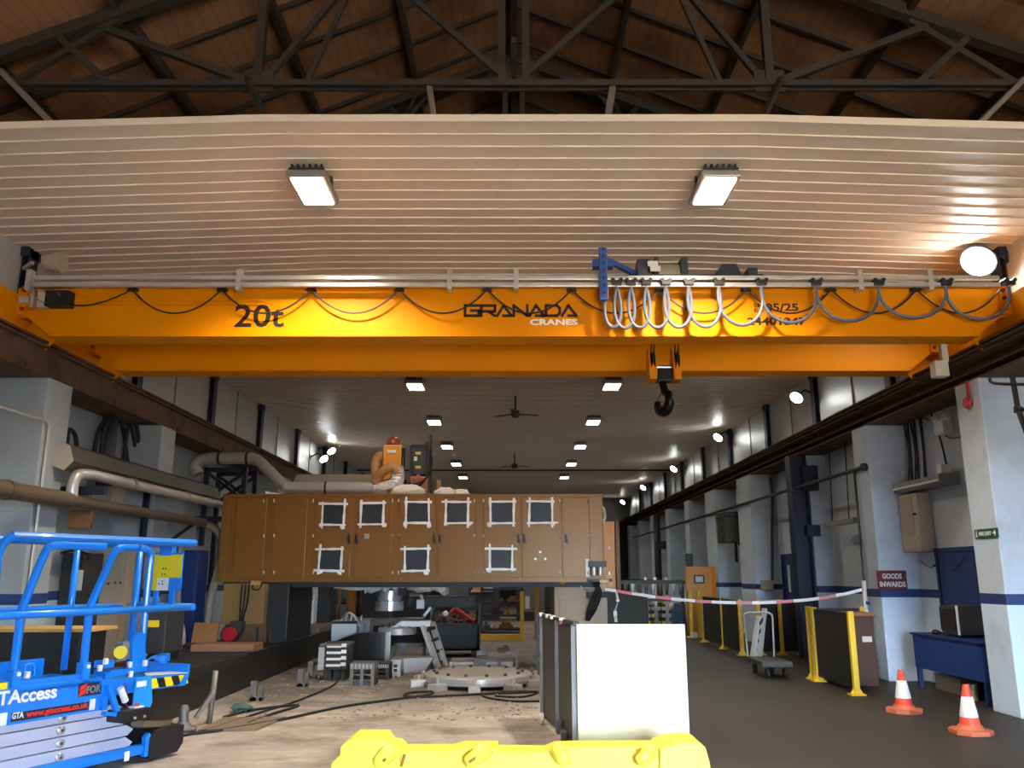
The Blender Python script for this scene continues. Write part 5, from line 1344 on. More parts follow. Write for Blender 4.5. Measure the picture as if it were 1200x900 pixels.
obj('door', MB().span((a.x + .03, 14.38, .1), (b.x - .15, 14.4, b.z - .05), .004), m_darkblue, t)
obj('shelf_top', MB().span((a.x - .02, 14.36, b.z), (b.x - .1, 14.85, b.z + .07)), m_grey, t)
T('grey_hose', MB().tube(cat([P(211, 640, 13.5), P(209, 680, 13.5), P(209, 715, 13.5), P(214, 745, 13.5), V(P(216, 745, 13.5).x, 13.5, .02)], 6), .045, 10), M('hose_grey', (136, 128, 116), .6), 'grey hose hanging left of the dark blue cupboard', 'hose', P(209, 700, 13.5))
gl = thing('chain_block', 'small glass jar and metal foot on the floor by the dark bed', 'fitting', G(214, 857))
p = G(214, 857)
obj('foot', MB().lathe([(0, 0), (.13, 0), (.15, .03), (.09, .05), (.05, .1), (.05, .22), (.03, .26), (0, .26)], p, 16), m_iron, gl)
obj('plate', MB().lathe([(0, 0), (.07, 0), (.08, .05), (.06, .08), (0, .08)], p + V(-.02, -.2, 0), 14), m_white, gl)
p = G(283, 835)
T('green_rags', MB().ball(p + V(0, 0, .05), .13, 10, (1, .7, .45), .03), M('teal_cloth', (58, 92, 84), .8), 'small teal rag lying on the floor below the machine bed', 'rag', p)
for i, (u, v) in enumerate(((363, 795), (351, 805), (296, 822))):
    p = G(u, v)
    T('metal_peg', MB().span((p.x - .04, p.y, 0), (p.x + .04, p.y + .06, .25)).span((p.x + .08, p.y, 0), (p.x + .12, p.y + .06, .2)).span((p.x - .06, p.y, 0), (p.x + .14, p.y + .06, .05)), m_iron, 'small upright steel peg on the floor along the machine bed, %s' % ['farthest', 'middle', 'nearest'][i], 'peg', p, 'steel pegs')
p = P(66, 308, 9.9)
T('wall_fan', MB().lathe([(.02, -.05), (.10, 0), (.13, .12), (.13, .2), (0, .2)], (p.x - .12, p.y, p.z), 18, Matrix.Rotation(PI / 2, 3, 'Y')).bar((p.x - .3, p.y, p.z), (-6.3, p.y + .2, p.z), .04, .04), m_cream, 'beige horn lamp on the navy stanchion above the crane left end', 'lamp', (p.x, p.y, p.z))

# ---------------------------------------------------------------- right wall
XR = 6.38
m_signred = M('sign_maroon', (104, 16, 34), .45); m_green = M('sign_green', (20, 76, 46), .45)
t = thing('goods_sign', 'maroon GOODS INWARDS sign on the second right pillar', 'sign', P(1044, 680, 13.42))
a, b = P(1029, 691, 13.42), P(1061, 668.5, 13.42)
obj('plate', MB().span((a.x, 13.40, a.z), (b.x, 13.425, b.z), .004), m_signred, t)
w = b.x - a.x; h = b.z - a.z
obj('lettering', MB().text('GOODS', h * .36, lambda x, y, z: (a.x + w * .17 + x, 13.398 - z, a.z + h * .58 + y), .004, .001, width=w * .66).text('INWARDS', h * .36, lambda x, y, z: (a.x + w * .06 + x, 13.398 - z, a.z + h * .16 + y), .004, .001, width=w * .88), m_white, t)
t = thing('exit_sign', 'green FIRE EXIT sign with arrow on the nearest right pillar', 'sign', XP(1157, 625, 5.74))
a, b = XP(1144, 630, 5.745), XP(1169.5, 620, 5.745)
z0, z1 = XP(1157, 630.5, 5.745).z, XP(1157, 619.5, 5.745).z; L_ = a.y - b.y
obj('plate', MB().span((5.73, b.y, z0), (5.748, a.y, z1)), m_green, t)
hh = z1 - z0
obj('lettering', MB().text('FIRE EXIT', hh * .55, lambda x, y, z: (5.729 - z, a.y - L_ * .2 - x, z0 + hh * .3 + y), .002, .001, width=L_ * .55), m_white, t)
ar = MB().prism([(b.y + L_ * .05, z0 + hh * .5), (b.y + L_ * .11, z0 + hh * .82), (b.y + L_ * .11, z0 + hh * .58), (b.y + L_ * .19, z0 + hh * .58), (b.y + L_ * .19, z0 + hh * .42), (b.y + L_ * .11, z0 + hh * .42), (b.y + L_ * .11, z0 + hh * .18)], 'x', 5.725, 5.73)
ar.ball((5.728, a.y - L_ * .1, z0 + hh * .78), hh * .1, 8, (.2, 1, 1)).bar((5.728, a.y - L_ * .1, z0 + hh * .65), (5.728, a.y - L_ * .09, z0 + hh * .35), .006, hh * .14).bar((5.728, a.y - L_ * .09, z0 + hh * .38), (5.728, a.y - L_ * .06, z0 + hh * .15), .006, hh * .1).bar((5.728, a.y - L_ * .09, z0 + hh * .38), (5.728, a.y - L_ * .13, z0 + hh * .15), .006, hh * .1)
obj('pictogram', ar, m_white, t)
t = thing('alarm_sounder', 'red fire alarm sounder under a red pipe on the nearest right pillar', 'alarm', XP(1134, 472, 5.72))
p = XP(1134, 472, 5.715)
obj('body', MB().lathe([(0, -.04), (.07, -.03), (.08, 0), (.05, .03), (.05, .05), (0, .05)], p, 16, Matrix.Rotation(PI / 2, 3, 'Y')), m_red, t)
obj('pipe', MB().cyl(p + V(.02, 0, .05), p + V(.02, 0, .28), .016, n=8), m_red, t)
# blue door, hazy triangle of conduit
def door(name, y0, y1, h, mat):
    o = struct(name, MB().span((XR - .03, y0, 0), (XR + .02, y1, h)), mat, org=(XR, (y0 + y1) / 2, 0))
    obj('door_frame', MB().span((XR - .05, y0 - .06, 0), (XR, y0, h + .06)).span((XR - .05, y1, 0), (XR, y1 + .06, h + .06)).span((XR - .05, y0, h), (XR, y1, h + .06)), mat, o)
    obj('door_handle', MB().box((XR - .06, y0 + .12, 1.02), (.05, .12, .03)), m_silver, o)
    return o


door('door_1', 11.55, 12.72, 1.92, m_darkblue)
door('door_2', 18.6, 20.1, 2.0, m_darkblue)
door('door_3', 25.4, 27.3, 2.3, m_cast)
obj('window_strip', MB().span((XR - .04, 19.6, 1.2), (XR - .03, 19.75, 1.8)), m_cgrey, bpy.data.objects['door_2'])
T('door_wire', MB().tube(cat([XP(1077, 656, 6.33), XP(1092, 666, 6.33), XP(1101, 655, 6.33), XP(1116, 668, 6.33), XP(1130, 652, 6.33)], 3), .006, 5).box(XP(1095, 663, 6.33), (.03, .05, .03)), m_dkgrey, 'thin sagging wire across the top of the blue door', 'wire', XP(1095, 663, 6.33))
t = thing('cable_tray', 'grey cable tray fixed across the bay between the two nearest right pillars', 'cable tray', (6.2, 12.5, 2.95))
obj('tray', MB().prism([(6.38, 2.86), (6.12, 2.86), (6.08, 2.92), (6.08, 3.0), (6.38, 3.03)], 'y', 11.9, 13.4), m_grey, t)
obj('lip', MB().span((6.06, 11.9, 2.9), (6.08, 13.4, 2.93)), m_white, t)
obj('end_box', MB().box((6.2, 11.97, 3.08), (.14, .14, .12)), m_white, t)
t = thing('distribution_box', 'tall cream distribution box hanging below the cable tray on the right wall', 'distribution box', (6.25, 13.0, 1.95))
obj('case', MB().span((6.16, 12.8, 1.93), (6.379, 13.4, 2.82), .01), m_cream, t)
obj('door', MB().span((6.145, 12.95, 2.2), (6.16, 13.37, 2.78), .004), M('door_cream', (168, 154, 132), .5), t)
obj('lower_door', MB().span((6.145, 12.83, 1.96), (6.16, 13.37, 2.16), .004), M('door_cream2', (180, 164, 140), .5), t)
obj('knob', MB().cyl((6.12, 12.87, 2.5), (6.16, 12.87, 2.5), .02, n=10), m_black, t)
t = thing('emergency_light', 'white twin spot emergency light high on the right wall', 'emergency light', XP(1103, 500, 6.3))
p = XP(1106, 501, 6.28)
obj('case', MB().box(p, (.16, .26, .2), bev=.012), m_white, t)
for k, (u, v) in enumerate(((1097, 492), (1109, 489))):
    q = XP(u, v, 6.2); obj('spot', MB().lathe([(0, -.05), (.045, -.04), (.06, .05), (0, .06)], q, 14, Matrix.Rotation(-1.2, 3, 'Y')), m_white, t)
    obj('arm', MB().cyl(q, p + V(0, .05 - k * .1, .1), .012, n=6), m_dkgrey, t)
t = thing('cable_run', 'row of vertical cables dropping from the runway beam to the cable tray', 'cables', (6.3, 12.8, 3.0))
for k in range(6):
    y = 13.3 - k * .11
    obj('cable', MB().tube(cat([V(6.33, y, 3.97), V(6.33 - .03 * (k % 2), y - .06, 3.5), V(6.3, y - .02, 3.02)], 4), .022 if k % 2 else .014, 6), m_black if k != 4 else m_white, t)
obj('cable', MB().tube(cat([V(6.33, 12.4, 3.97), V(6.33, 12.2, 3.5), V(6.3, 12.05, 3.02)], 4), .014, 6), m_black, t)
obj('cable', MB().tube(cat([V(6.33, 12.7, 3.97), V(6.33, 12.4, 3.85), V(6.33, 12.1, 3.6), V(6.33, 11.7, 3.5), V(6.2, 10.65, 3.6)], 5), .01, 6), m_dkgrey, t)
T('wall_pipe', MB().tube([XP(1186, 440, 5.72), XP(1193, 480, 5.72), XP(1206, 515, 5.72)], .03, 8).cyl(XP(1193, 476, 5.71), XP(1193, 484, 5.71), .045, n=10).tube([XP(1193, 480, 5.70), XP(1210, 480, 5.70)], .025, 8), m_black, 'black pipe with tee fitting at the top of the nearest right pillar', 'pipe', XP(1193, 480, 5.72))
T('wall_conduit', MB().tube(cat([XP(1160, 442, 5.70), XP(1164, 449, 5.70), XP(1200, 450.5, 5.70)], 4), .018, 8), m_dkgrey, 'grey conduit bend above the black tee pipe on the right pillar', 'conduit', XP(1164, 449, 5.70))
T('long_pipe', MB().cyl((5.70, 13.5, 3.3), (5.70, 40, 3.3), .035, n=10).ball((5.70, 13.5, 3.3), .07, 10), m_black, 'long dark pipe running level along the right pillars', 'pipe', (5.7, 25, 3.3))
t = thing('drop_pipe', 'pale pipe dropping down the second right pillar to the floor', 'pipe', (5.70, 13.95, 0))
obj('pipe', MB().cyl((5.70, 13.9, 0), (5.70, 13.9, 3.3), .022, n=8), m_dkgrey, t)
obj('pale_sleeve', MB().cyl((5.69, 13.9, .25), (5.69, 13.9, 1.5), .034, n=10), m_white, t)
for z in (1.15, .9, .4): obj('clip', MB().box((5.7, 13.88, z), (.05, .1, .05)), m_dkgrey, t)
t = thing('wall_shelf_light', 'long grey batten light hanging on two wires in the right bay', 'batten light', XP(985, 612, 6.0))
a, b = XP(969, 614, 6.0), XP(1003, 609, 6.0)
z = (a.z + b.z) / 2
obj('batten', MB().span((5.95, b.y, z - .06), (6.05, a.y, z + .04), .01), m_grey, t)
for y in (b.y + .3, a.y - .3): obj('wire', MB().cyl((6.0, y, z), (6.05, y, 3.97), .01, n=6), m_black, t)
# blue steel bench with a dark box on it
t = thing('blue_bench', 'blue steel cabinet on legs against the right wall beside the cones', 'cabinet', (6.1, 11.6, 0))
zt = .77; y0, y1 = 10.9, 12.75; x0 = 5.86
obj('body', MB().span((x0, y0, .28), (6.36, y1, zt - .03), .01), M('bench_blue', (28, 62, 128), .42, 0, .06), t)
obj('top', MB().span((x0 - .03, y0 - .02, zt - .03), (6.37, y1 + .02, zt), .008), m_darkblue, t)
for x in (x0 + .04, 6.32):
    for y in (y0 + .04, y1 - .04): obj('leg', MB().bar((x, y, 0), (x, y, .3), .06, .06), m_darkblue, t)
t = thing('dark_monitor', 'dark boxy monitor standing on top of the blue cabinet', 'monitor', (6.1, 11.6, zt))
obj('case', MB().prism([(11.55, zt + .04), (12.0, zt + .04), (12.05, zt + .08), (12.05, zt + .38), (12.0, zt + .42), (11.55, zt + .42)], 'x', 5.95, 6.3, .008), m_dkgrey, t)
obj('front_grille', MB().span((5.93, 11.61, zt + .1), (5.95, 12.01, zt + .37)), m_black, t)
obj('edge_strip', MB().span((5.935, 11.54, zt + .04), (5.95, 11.58, zt + .42)), m_cgrey, t)
obj('stand', MB().span((5.98, 11.65, zt), (6.25, 11.95, zt + .04)), m_black, t)
obj('cable', MB().tube(cat([V(5.98, 12.05, zt + .02), V(5.94, 12.2, zt + .06), V(5.95, 12.3, zt + .02), V(6.0, 12.2, zt + .015)], 5), .014, 6), m_black, t)
T('floor_box', MB().span((6.05, 11.9, 0), (6.3, 12.6, .22), .01).cyl((6.0, 11.5, .0), (6.0, 11.5, .2), .07, n=12), m_cream, 'pale box pushed under the blue cabinet', 'box', (6.1, 12.1, 0))

# traffic cones
m_cone = M('cone_orange', (228, 78, 50), .5, 0, .1, 8); m_band = M('cone_white', (238, 236, 232), .4, 0, .04)
m_conet = M('cone_dirty', (196, 104, 70), .6, 0, .15, 8)


def cone(p, label, h=.46):
    t = thing('traffic_cone', label, 'traffic cone', p, group='orange and white traffic cones')
    R = lambda z: .115 - .085 * (z / h)
    poly = [(.19, .09), (.09, .19), (-.09, .19), (-.19, .09), (-.19, -.09), (-.09, -.19), (.09, -.19), (.19, -.09)]
    obj('base', MB().prism([(p.x + a, p.y + b) for a, b in poly], 'z', 0, .05, .008).lathe([(.135, .05), (.12, .07), (.112, .09), (0, .09)], p, 24), m_conet, t)
    obj('cone_body', MB().lathe([(R(.08), .08), (R(.17), .17), (R(.37), .37), (.03, h), (.02, h), (.02, h - .02), (0, h - .02)], p, 24), m_cone, t)
    obj('white_band', MB().lathe([(R(.165) + .002, .165), (R(.165) + .004, .17), (R(.36) + .004, .36), (R(.36) + .002, .365)], p, 24), m_band, t)
    return t


p1c, p2c = G(1138, 860), G(1060, 835)
p1c.z = p2c.z = 0
k1 = cone(p1c, 'orange and white traffic cone nearer the camera, in front of the blue cabinet', .48)
dup(k1, p2c, .3, 'orange and white traffic cone farther back, left of the blue cabinet')

# yellow posted guard fence along the aisle
m_post = M('post_yellow', (228, 190, 40), .42, 0, .08, 6)
m_mesh = M('fence_dark', (24, 25, 28), .6, 0, .2, 8)
FX = 4.64


def fence(pts, label, name='guard_fence'):
    t = thing(name, label, 'guard fence', pts[0], group='yellow posted guard fences')
    for p in pts:
        q = obj('post', MB().box((p[0], p[1], .55), (.075, .075, 1.1), bev=.006), m_post, t)
        obj('foot_plate', MB().box((p[0], p[1], .01), (.2, .16, .02)).prism([(p[0] - .09, .02), (p[0] + .09, .02), (p[0] + .04, .1), (p[0] - .04, .1)], 'y', p[1] - .006, p[1] + .006), m_post, q)
    for a, b in zip(pts, pts[1:]):
        a, b = Vector(a), Vector(b)
        d = (b - a).normalized() * .045
        obj('panel', MB().bar(a + d + V(0, 0, .57), b - d + V(0, 0, .57), .012, .98), m_mesh, t)
        f = MB()
        for z in (.09, 1.06): f.bar(a + d + V(0, 0, z), b - d + V(0, 0, z), .03, .03)
        for q in (a + d, b - d): f.bar(q + V(0, 0, .09), q + V(0, 0, 1.06), .03, .03)
        obj('panel_frame', f, m_black, t)
    return t


fence([V(4.66, 11.95, 0), V(4.68, 13.45, 0)], 'nearest yellow posted black guard panel, beside the maroon sign pillar')
fence([V(4.62, 17.6, 0), V(4.62, 19.1, 0), V(4.62, 21.0, 0)], 'long run of yellow posts with black panels along the aisle beyond the platform trolley')
fence([V(5.9, 17.75, 0), V(5.45, 17.68, 0), V(5.0, 17.63, 0)], 'short return of yellow posts and black panel leading to the right wall')
fence([V(4.7, 13.75, 0), V(5.55, 13.75, 0)], 'yellow posted panel closing the far side of the nearest guard')
t = thing('carton_cabinet', 'red-brown cabinet with white label behind the nearest guard panel', 'cabinet', (5.1, 13.1, 0))
obj('case', MB().span((4.86, 12.9, 0), (5.37, 13.35, .99), .01), M('red_brown', (74, 44, 30), .6, 0, .15), t)
obj('label_plate', MB().box((5.25, 12.895, .66), (.14, .012, .08)), m_white, t)
obj('lid', MB().span((4.85, 12.88, .99), (5.39, 13.36, 1.04)), m_wood, t)
# platform trolley with folded white steps behind it
p = G(910, 795); p.z = 0
t = thing('platform_trolley', 'low grey platform trolley with tubular handle parked by the guard fence', 'trolley', p)
w = .48; x0, x1 = p.x - w / 2, p.x + w / 2
obj('deck', MB().span((x0, p.y - .1, .18), (x1, p.y + .8, .26), .012), M('trolley_grey', (66, 66, 64), .6), t)
for x in (x0 + .1, x1 - .1):
    for y in (p.y, p.y + .7): obj('wheel', MB().lathe([(0, -.025), (.07, -.025), (.078, -.015), (.078, .015), (.07, .025), (0, .025)], (x, y, .078), 18, Matrix.Rotation(PI / 2, 3, 'Y')), m_rubber, t)
obj('handle', MB().tube([V(x0 + .02, p.y + .78, .24)] + cat([V(x0 + .0, p.y + .8, .85), V(x0 + .01, p.y + .8, .93), V(x0 + .08, p.y + .8, .97)], 4) + cat([V(x1 - .08, p.y + .8, .97), V(x1 - .01, p.y + .8, .93), V(x1, p.y + .8, .85)], 4) + [V(x1 - .02, p.y + .78, .24)], .016, 8), m_silver, t)
t = thing('folding_steps', 'folded white aluminium steps leaning upright behind the platform trolley', 'step ladder', (PX(888, 15.2, 770), 15.2, 0))
Ds = 15.3
for (u0, v0, u1, v1) in ((896, 713, 890, 772), (889, 722, 881, 775), (886, 738, 883, 778)):
    obj('rail', MB().bar(P(u0, v0, Ds), P(u1, v1, Ds - .1), .08, .05), m_alu2, t)
for f in (.2, .4, .6, .8):
    a = P(896 - 6 * f, 713 + 59 * f, Ds); b = P(889 - 8 * f, 722 + 53 * f, Ds)
    obj('tread', MB().bar(a, b, .1, .05), m_dkgrey, t)
# barrier tape
tm = M('barrier_tape', (238, 236, 232), .5, 0, .02); nt = tm.node_tree; N = nt.nodes; L = nt.links; bs = N[tm['bsdf']]
src = bs.inputs['Base Color'].links[0].from_socket
tcx = N.new('ShaderNodeTexCoord'); sx = N.new('ShaderNodeSeparateXYZ'); L.new(tcx.outputs['Object'], sx.inputs[0])
mm = N.new('ShaderNodeMath'); mm.operation = 'PINGPONG'; mm.inputs[1].default_value = .32; L.new(sx.outputs[0], mm.inputs[0])
mg = N.new('ShaderNodeMath'); mg.operation = 'GREATER_THAN'; mg.inputs[1].default_value = .19; L.new(mm.outputs[0], mg.inputs[0])
mxx = N.new('ShaderNodeMix'); mxx.data_type = 'RGBA'; L.new(mg.outputs[0], mxx.inputs[0]); L.new(src, mxx.inputs[6]); mxx.inputs[7].default_value = lin(214, 120, 126); L.new(mxx.outputs[2], bs.inputs['Base Color'])
pts = cat([P(709, 690.5, 14.8), P(735, 694.5, 14.7), P(765, 699, 14.6), P(800, 703, 14.5), P(850, 706, 14.3), P(900, 706, 14.2), P(950, 702.5, 14.0), P(985, 697, 13.9), P(1012, 690.5, 13.8)], 6)
tb = MB()
for a, b in zip(pts, pts[1:]): tb.bar(a, b + (b - a) * .02, .004, .05)
T('barrier_tape', tb, tm, 'red and white barrier tape sagging across the aisle from gantry to pillar', 'tape', P(709, 690.5, 14.8))
tl = cat([P(722, 693, 14.7), P(724, 705, 14.68), P(721, 716, 14.7), P(722, 729, 14.72)], 5); tb = MB()
for a, b in zip(tl, tl[1:]): tb.bar(a, b, .06, .004)
T('tape_tail', tb, m_white, 'loose white tail of tape hanging beside the gantry right leg', 'tape', P(722, 729, 14.7))
# far right side of the aisle
t = thing('notice_board', 'orange timber board with a black framed notice standing far down the aisle', 'board', (PX(820, 24, 710), 24, 0))
a, b = P(806, 735, 24), P(834, 664, 24)
obj('board', MB().span((a.x, 24, 0), (b.x, 24.08, b.z), .01), m_orange, t)
obj('edge', MB().span((b.x, 23.98, 0), (b.x + .09, 24.1, b.z)), m_yellow, t)
obj('frame', MB().span((PX(813, 24, 680), 23.97, P(0, 684, 24).z), (PX(825.5, 24, 680), 24, P(0, 673.5, 24).z)), m_black, t)
obj('notice', MB().span((PX(815, 24, 680), 23.965, P(0, 682, 24).z), (PX(823.5, 24, 680), 23.97, P(0, 675.5, 24).z)), m_white, t)
for u, lb in ((809.5, 'yellow guard post standing before the orange board, left one'), (819.5, 'yellow guard post standing before the orange board, right one')):
    p = V(PX(u, 22.6, 715), 22.6, 0)
    T('guard_post', MB().box(p + V(0, 0, .58), (.09, .09, 1.16), bev=.006).box(p + V(0, 0, .01), (.26, .2, .02)), m_post, lb, 'guard post', p, 'yellow guard posts')
T('concrete_block', MB().span((PX(810, 22.4, 745), 22.3, 0), (PX(817, 22.4, 745), 22.5, .14), .02), m_cgrey, 'pale block on the floor between the yellow guard posts', 'block', (PX(813, 22.4, 745), 22.4, 0))
t = thing('blue_locker', 'blue steel locker standing left of the orange board', 'locker', (PX(797, 24.5, 720), 24.5, 0))
obj('case', MB().span((PX(790.5, 24.5, 720), 24.5, 0), (PX(804, 24.5, 720), 25.1, P(0, 708, 24.5).z), .01), M('locker_blue', (52, 96, 136), .5), t)
T('sun_hat', MB().ball(P(793, 705, 24.6), .1, 10, (1.5, 1, .6)).ball(P(787, 710, 24.6), .08, 10), m_cloth, 'white hat lying on top of the blue locker', 'hat', P(793, 706, 24.6))
t = thing('drawer_rack', 'dark rack of small parts trays left of the blue locker', 'rack', (PX(772, 25, 720), 25, 0))
a, b = P(757, 750, 25), P(789, 709, 25)
obj('frame', MB().span((a.x, 25.1, 0), (b.x, 25.6, b.z)), m_cast, t)
rr2 = random.Random(4)
for i in range(5):
    for j in range(4):
        x = a.x + .05 + i * (b.x - a.x - .08) / 5; z = .18 + j * .2
        obj('tray', MB().span((x, 25.02, z), (x + (b.x - a.x) / 5 - .05, 25.12, z + .1), .01), rr2.choice([m_cream, m_lemon, m_cgrey, m_tan]), t)
t = thing('dark_screen', 'dark olive screen panel standing between gantry leg and parts rack', 'screen', (PX(735, 21, 710), 21, 0))
a, b = P(713, 760, 21), P(757, 697, 21)
obj('panel', MB().span((a.x, 21, 0), (b.x, 21.06, b.z), .01), M('olive_dark', (44, 42, 30), .6), t)
obj('frame', MB().bar((a.x, 21, 0), (a.x, 21, b.z), .07, .07).bar((b.x, 21, 0), (b.x, 21, b.z), .07, .07), m_cast, t)
t = thing('tool_rail', 'dark rail with a row of hanging tool holders beyond the gantry leg', 'rail', (PX(750, 23, 690), 23, 1.45))
z0 = P(0, 682, 23).z
obj('rail', MB().span((PX(712, 23, 685), 22.97, z0 - .05), (PX(800, 23, 685), 23.05, z0 + .05)), m_black, t)
obj('lower_rail', MB().span((PX(712, 23, 698), 22.97, z0 - .5), (PX(800, 23, 698), 23.05, z0 - .43)), m_black, t)
for k in range(11):
    u = 717 + k * 8
    obj('holder', MB().cyl((PX(u, 23, 690), 22.95, z0 - .05), (PX(u, 23, 690), 22.95, z0 - .34), .06, .035, n=10), m_iron if k % 3 else m_cgrey, t)
for u in (712, 800): obj('post', MB().bar((PX(u, 23, 700), 23.0, 0), (PX(u, 23, 700), 23.0, z0), .08, .08), m_cast, t)
for k, (u, lb) in enumerate(((757, 'nearest left'), (768, 'middle'), (781, 'right'))):
    T('upright_pipe', MB().cyl((PX(u, 23.6, 690), 23.6, 0), (PX(u, 23.6, 690), 23.6, z0 + .12), .05, n=10), m_silver, 'silver upright pipe behind the tool rail, %s of three' % lb, 'pipe', (PX(u, 23.6, 690), 23.6, 0), 'upright pipes behind the tool rail')
t = thing('unit_heater', 'dark green heater unit hung on the right pillars far down the aisle', 'heater', P(859, 618, 22.3))
a, b = P(848, 636, 22.3), P(870, 600, 22.3)
obj('case', MB().span((a.x, 22.1, a.z), (b.x, 22.9, b.z), .03), M('heater_green', (50, 56, 34), .5), t)
obj('top_hood', MB().span((a.x - .02, 22.08, b.z - .16), (b.x + .02, 22.92, b.z - .1)), m_black, t)
obj('bracket', MB().bar((b.x - .1, 22.5, a.z), (6.3, 22.5, a.z - .3), .06, .06).cyl((b.x - .2, 22.4, a.z), (b.x - .2, 22.4, a.z - .5), .04, n=8), m_cast, t)
a, b = P(892, 692, 20.3), P(905, 680, 20.3)
T('switch_box', MB().span((a.x, 20.22, a.z), (b.x, 20.34, b.z), .01).span((a.x + .03, 20.21, a.z + .03), (b.x - .03, 20.22, b.z - .03)), m_cream, 'cream switch box on the pillar above the guard fence', 'switch box', a)
for i, (u, v0, v1, D) in enumerate(((905, 560, 680, 20.3), (914, 565, 640, 20.2), (838, 600, 690, 26), (806, 610, 690, 29))):
    T('wall_conduit', MB().tube([P(u - 2, v0, D), P(u, v0 + 20, D), P(u, v1, D)], .03, 6), m_cgrey if i != 0 else m_dkgrey, 'thin vertical conduit on the right wall, %s from the front' % ORD[i], 'conduit', P(u, v1, D), 'vertical conduits on the right wall')
T('dark_downpipe', MB().cyl((PX(771, 33, 650), 33, 0), (PX(771, 33, 650), 33, 3.9), .13, n=10).box((PX(774, 33, 640), 32.9, 2.7), (.4, .2, .3)), m_navy, 'dark blue downpipe far along the right wall', 'pipe', (PX(771, 33, 650), 33, 0))
T('speaker_box', MB().box((PX(808, 24.04, 660), 24.04, P(0, 664, 24).z + .18), (.2, .1, .36), bev=.02), m_black, 'small black box mounted above the left edge of the orange board', 'box', P(803, 664, 24.6))

# ---------------------------------------------------------------- foreground: mobile guard and yellow beam
m_pale = M('pale_yellow', (250, 246, 206), .45, 0, .02)
m_guard = M('guard_grey', (74, 74, 66), .45, .2, .1)
t = thing('mobile_guard', 'box-shaped mobile guard with bright pale yellow front sheet and dark grey sides', 'machine guard', (1.1, 8.2, 0))
fl, fr = V(.585, 8.1, 0), V(1.60, 8.1, 0); bl, br = V(.33, 9.85, 0), V(1.55, 9.85, 0)
zt = 1.145
obj('front_sheet', MB().span((fl.x, 8.08, .02), (fr.x, 8.1, zt), .004), m_pale, t)
def side(a, b, z0, z1, th, nm, m_): obj(nm, MB().bar(a + V(0, 0, (z0 + z1) / 2), b + V(0, 0, (z0 + z1) / 2), th, z1 - z0), m_, t)
lp2 = lambda f: fl.lerp(bl, f)
side(lp2(.02), lp2(.46), .06, zt - .03, .02, 'side_sheet', m_guard)
side(lp2(.50), lp2(.97), .06, zt - .02, .02, 'side_sheet', m_guard)
side(fr.lerp(br, .02), fr.lerp(br, .98), .06, zt - .3, .02, 'side_sheet', m_guard)
side(bl.lerp(br, .03), bl.lerp(br, .97), .06, zt - .3, .02, 'back_sheet', m_guard)
for p in (lp2(.03), lp2(.48), lp2(.985), V(fr.x - .03, 8.13, 0), V(br.x, 9.83, 0)):
    ph = zt - .3 if p.x > 1 else zt - .06
    obj('post', MB().box(p + V(-.015, 0, ph / 2 + .05), (.05, .05, ph)), m_grey, t)
tr = MB().bar(lp2(0) + V(0, 0, zt), lp2(1) + V(0, 0, zt), .05, .04)
obj('top_frame', tr, m_dkgrey, t)
for f in (.32, .6, .75, .98):
    obj('clamp', MB().box(lp2(f) + V(-.02, 0, zt + .01), (.06, .12, .04), bev=.008), m_silver, t)
obj('red_clip', MB().box(lp2(.34) + V(-.03, 0, zt - .01), (.03, .2, .04)), m_red, t)
obj('hinge_arm', MB().bar(lp2(1) + V(-.06, 0, .7), lp2(1) + V(-.06, 0, zt + .02), .03, .03).bar(lp2(1) + V(-.08, 0, .72), lp2(1) + V(0, 0, .72), .04, .06).bar(lp2(1) + V(-.1, 0, .72), lp2(1) + V(-.03, 0, .5), .03, .04), m_dkgrey, t)
for p in (bl + V(-.02, -.15, 0), br + V(0, -.15, 0), fr + V(-.1, .2, 0), fl + V(.1, .2, 0)):
    obj('caster', MB().lathe([(0, -.02), (.055, -.02), (.06, -.01), (.06, .01), (.055, .02), (0, .02)], p + V(0, 0, .06), 18, Matrix.Rotation(PI / 2, 3, 'Y')), m_white, t)
obj('foot_gear', MB().box(lp2(.25) + V(-.04, 0, .08), (.06, .18, .1)).box(lp2(.38) + V(-.04, 0, .13), (.05, .1, .12)), m_iron, t)

m_ylow = M('beam_yellow', (252, 236, 84), .4, 0, .04, 4)
D = 6.95
zt_ = lambda v: P(0, v, D).z
bx_ = lambda u, v=880: PX(u, D, v)
t = thing('yellow_beam', 'low bright yellow steel beam with chamfered end blocks along the bottom edge', 'beam', (.1, 7.1, 0))
zb_ = .0
top = [(bx_(470), zt_(880.5)), (bx_(528), zt_(880.5)), (bx_(543), zt_(876.5)), (bx_(583), zt_(876.5)), (bx_(583), zt_(881.5)), (bx_(640), zt_(882)), (bx_(652), zt_(877)), (bx_(690), zt_(876)), (bx_(780), zt_(876))]
obj('beam', MB().prism([(bx_(460), .03)] + [(bx_(460), zt_(880))] + top + [(bx_(800), zt_(876)), (bx_(800), .03)], 'y', D, D + .3, .008), m_ylow, t)
obj('end_block', MB().prism([(bx_(388, 898), .0), (bx_(390, 893), zt_(893)), (bx_(400), zt_(884)), (bx_(401, 872), zt_(873)), (bx_(412, 865), zt_(865)), (bx_(449, 865), zt_(865)), (bx_(456, 874), zt_(875)), (bx_(464, 876), zt_(876)), (bx_(470), zt_(881)), (bx_(472), 0)], 'y', D - .06, D + .38, .012), m_ylow, t)
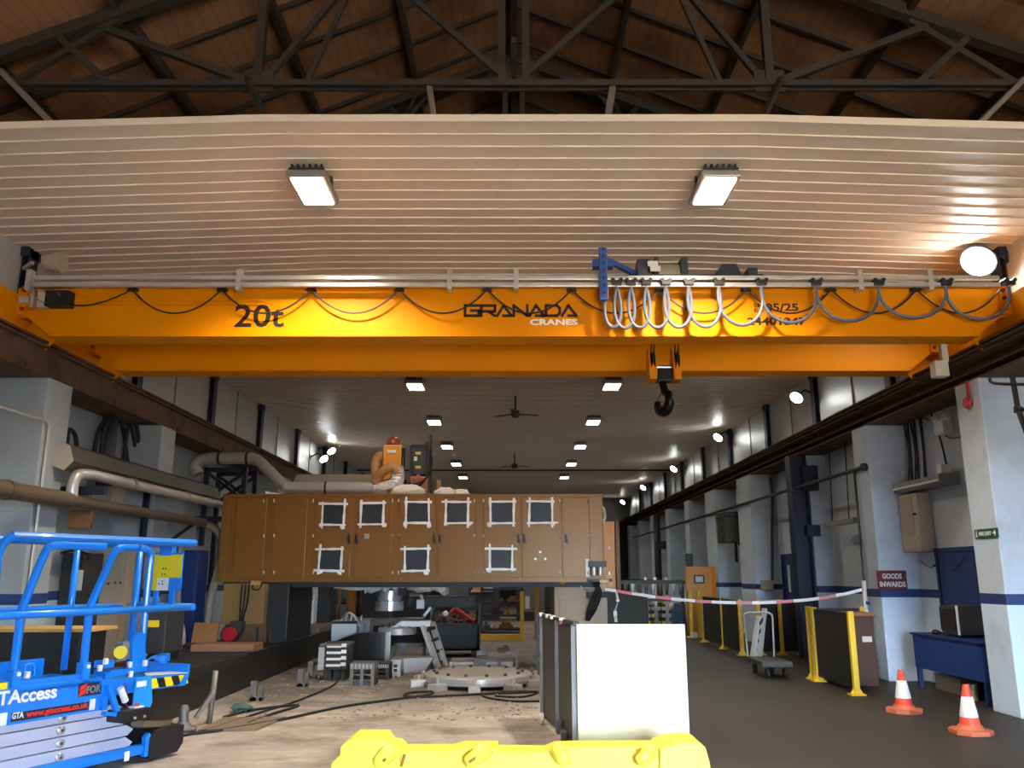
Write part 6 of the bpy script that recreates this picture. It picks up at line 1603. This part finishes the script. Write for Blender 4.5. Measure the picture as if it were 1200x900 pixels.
obj('end_block', MB().prism([(bx_(770), .0), (bx_(772), zt_(876)), (bx_(785, 871), zt_(871)), (bx_(803, 868), zt_(868.5)), (bx_(818, 868), zt_(868.5)), (bx_(825, 874), zt_(874)), (bx_(830, 892), zt_(892)), (bx_(833, 898), 0)], 'y', D - .06, D + .38, .012), m_ylow, t)


def knuckle(u0, v0, u1, v1, r, nm='knuckle'):
    a, b = P(u0, v0, D - .02), P(u1, v1, D - .08)
    o = obj(nm, MB().tube(cat([a, a.lerp(b, .3) + V(0, -.03, .01), a.lerp(b, .7) + V(0, -.03, 0), b], 4), [r * q for q in (.7, .9, 1, 1.05, 1.1, 1.1, 1.1, 1.05, 1, .95, .9, .85, .8)], 10), m_ylow, t)
    return o


knuckle(574, 876, 548, 893, .06); knuckle(463, 878, 442, 894, .06); knuckle(652, 876, 662, 892, .055); knuckle(765, 878, 748, 892, .05)
m_ochre = M('worn_ochre', (150, 96, 40), .6, 0, .2, 20)
for (u0, v0, u1, v1) in ((571, 879, 550, 893), (456, 884, 449, 892), (474, 884, 470, 898)):
    obj('worn_groove', MB().bar(P(u0, v0, D - .11), P(u1, v1, D - .16), .02, .012, (0, -1, 0)), m_ochre, t)
for u, v in ((437, 895), (478, 889), (660, 896), (672, 893), (752, 888), (769, 892), (780, 890), (566, 895), (650, 890)):
    obj('bolt', MB().cyl(P(u, v, D - .04), P(u, v, D - .0), .02, n=6), m_ylow, t)
# ---------------------------------------------------------------- camera and view
cd = bpy.data.cameras.new('camera'); co = bpy.data.objects.new('camera', cd); C.objects.link(co)
co.location = (0, 0, EYE); co.rotation_euler = (PI / 2 + TH, 0, 0)
cd.sensor_width = 36; cd.lens = 36 * FPX / 1200; cd.clip_end = 200; cd.shift_x = -2 / 1200
SC.camera = co
SC.view_settings.view_transform = 'Standard'
try: SC.view_settings.look = 'None'
except Exception: pass
SC.view_settings.gamma = 1; SC.view_settings.exposure = EXPOSURE; SC.view_settings.use_curve_mapping = False
cy = SC.cycles
cy.use_denoising = True; cy.max_bounces = 8; cy.diffuse_bounces = 6; cy.glossy_bounces = 4; cy.sample_clamp_indirect = 8; cy.use_light_tree = True
cy.caustics_reflective = False; cy.caustics_refractive = False
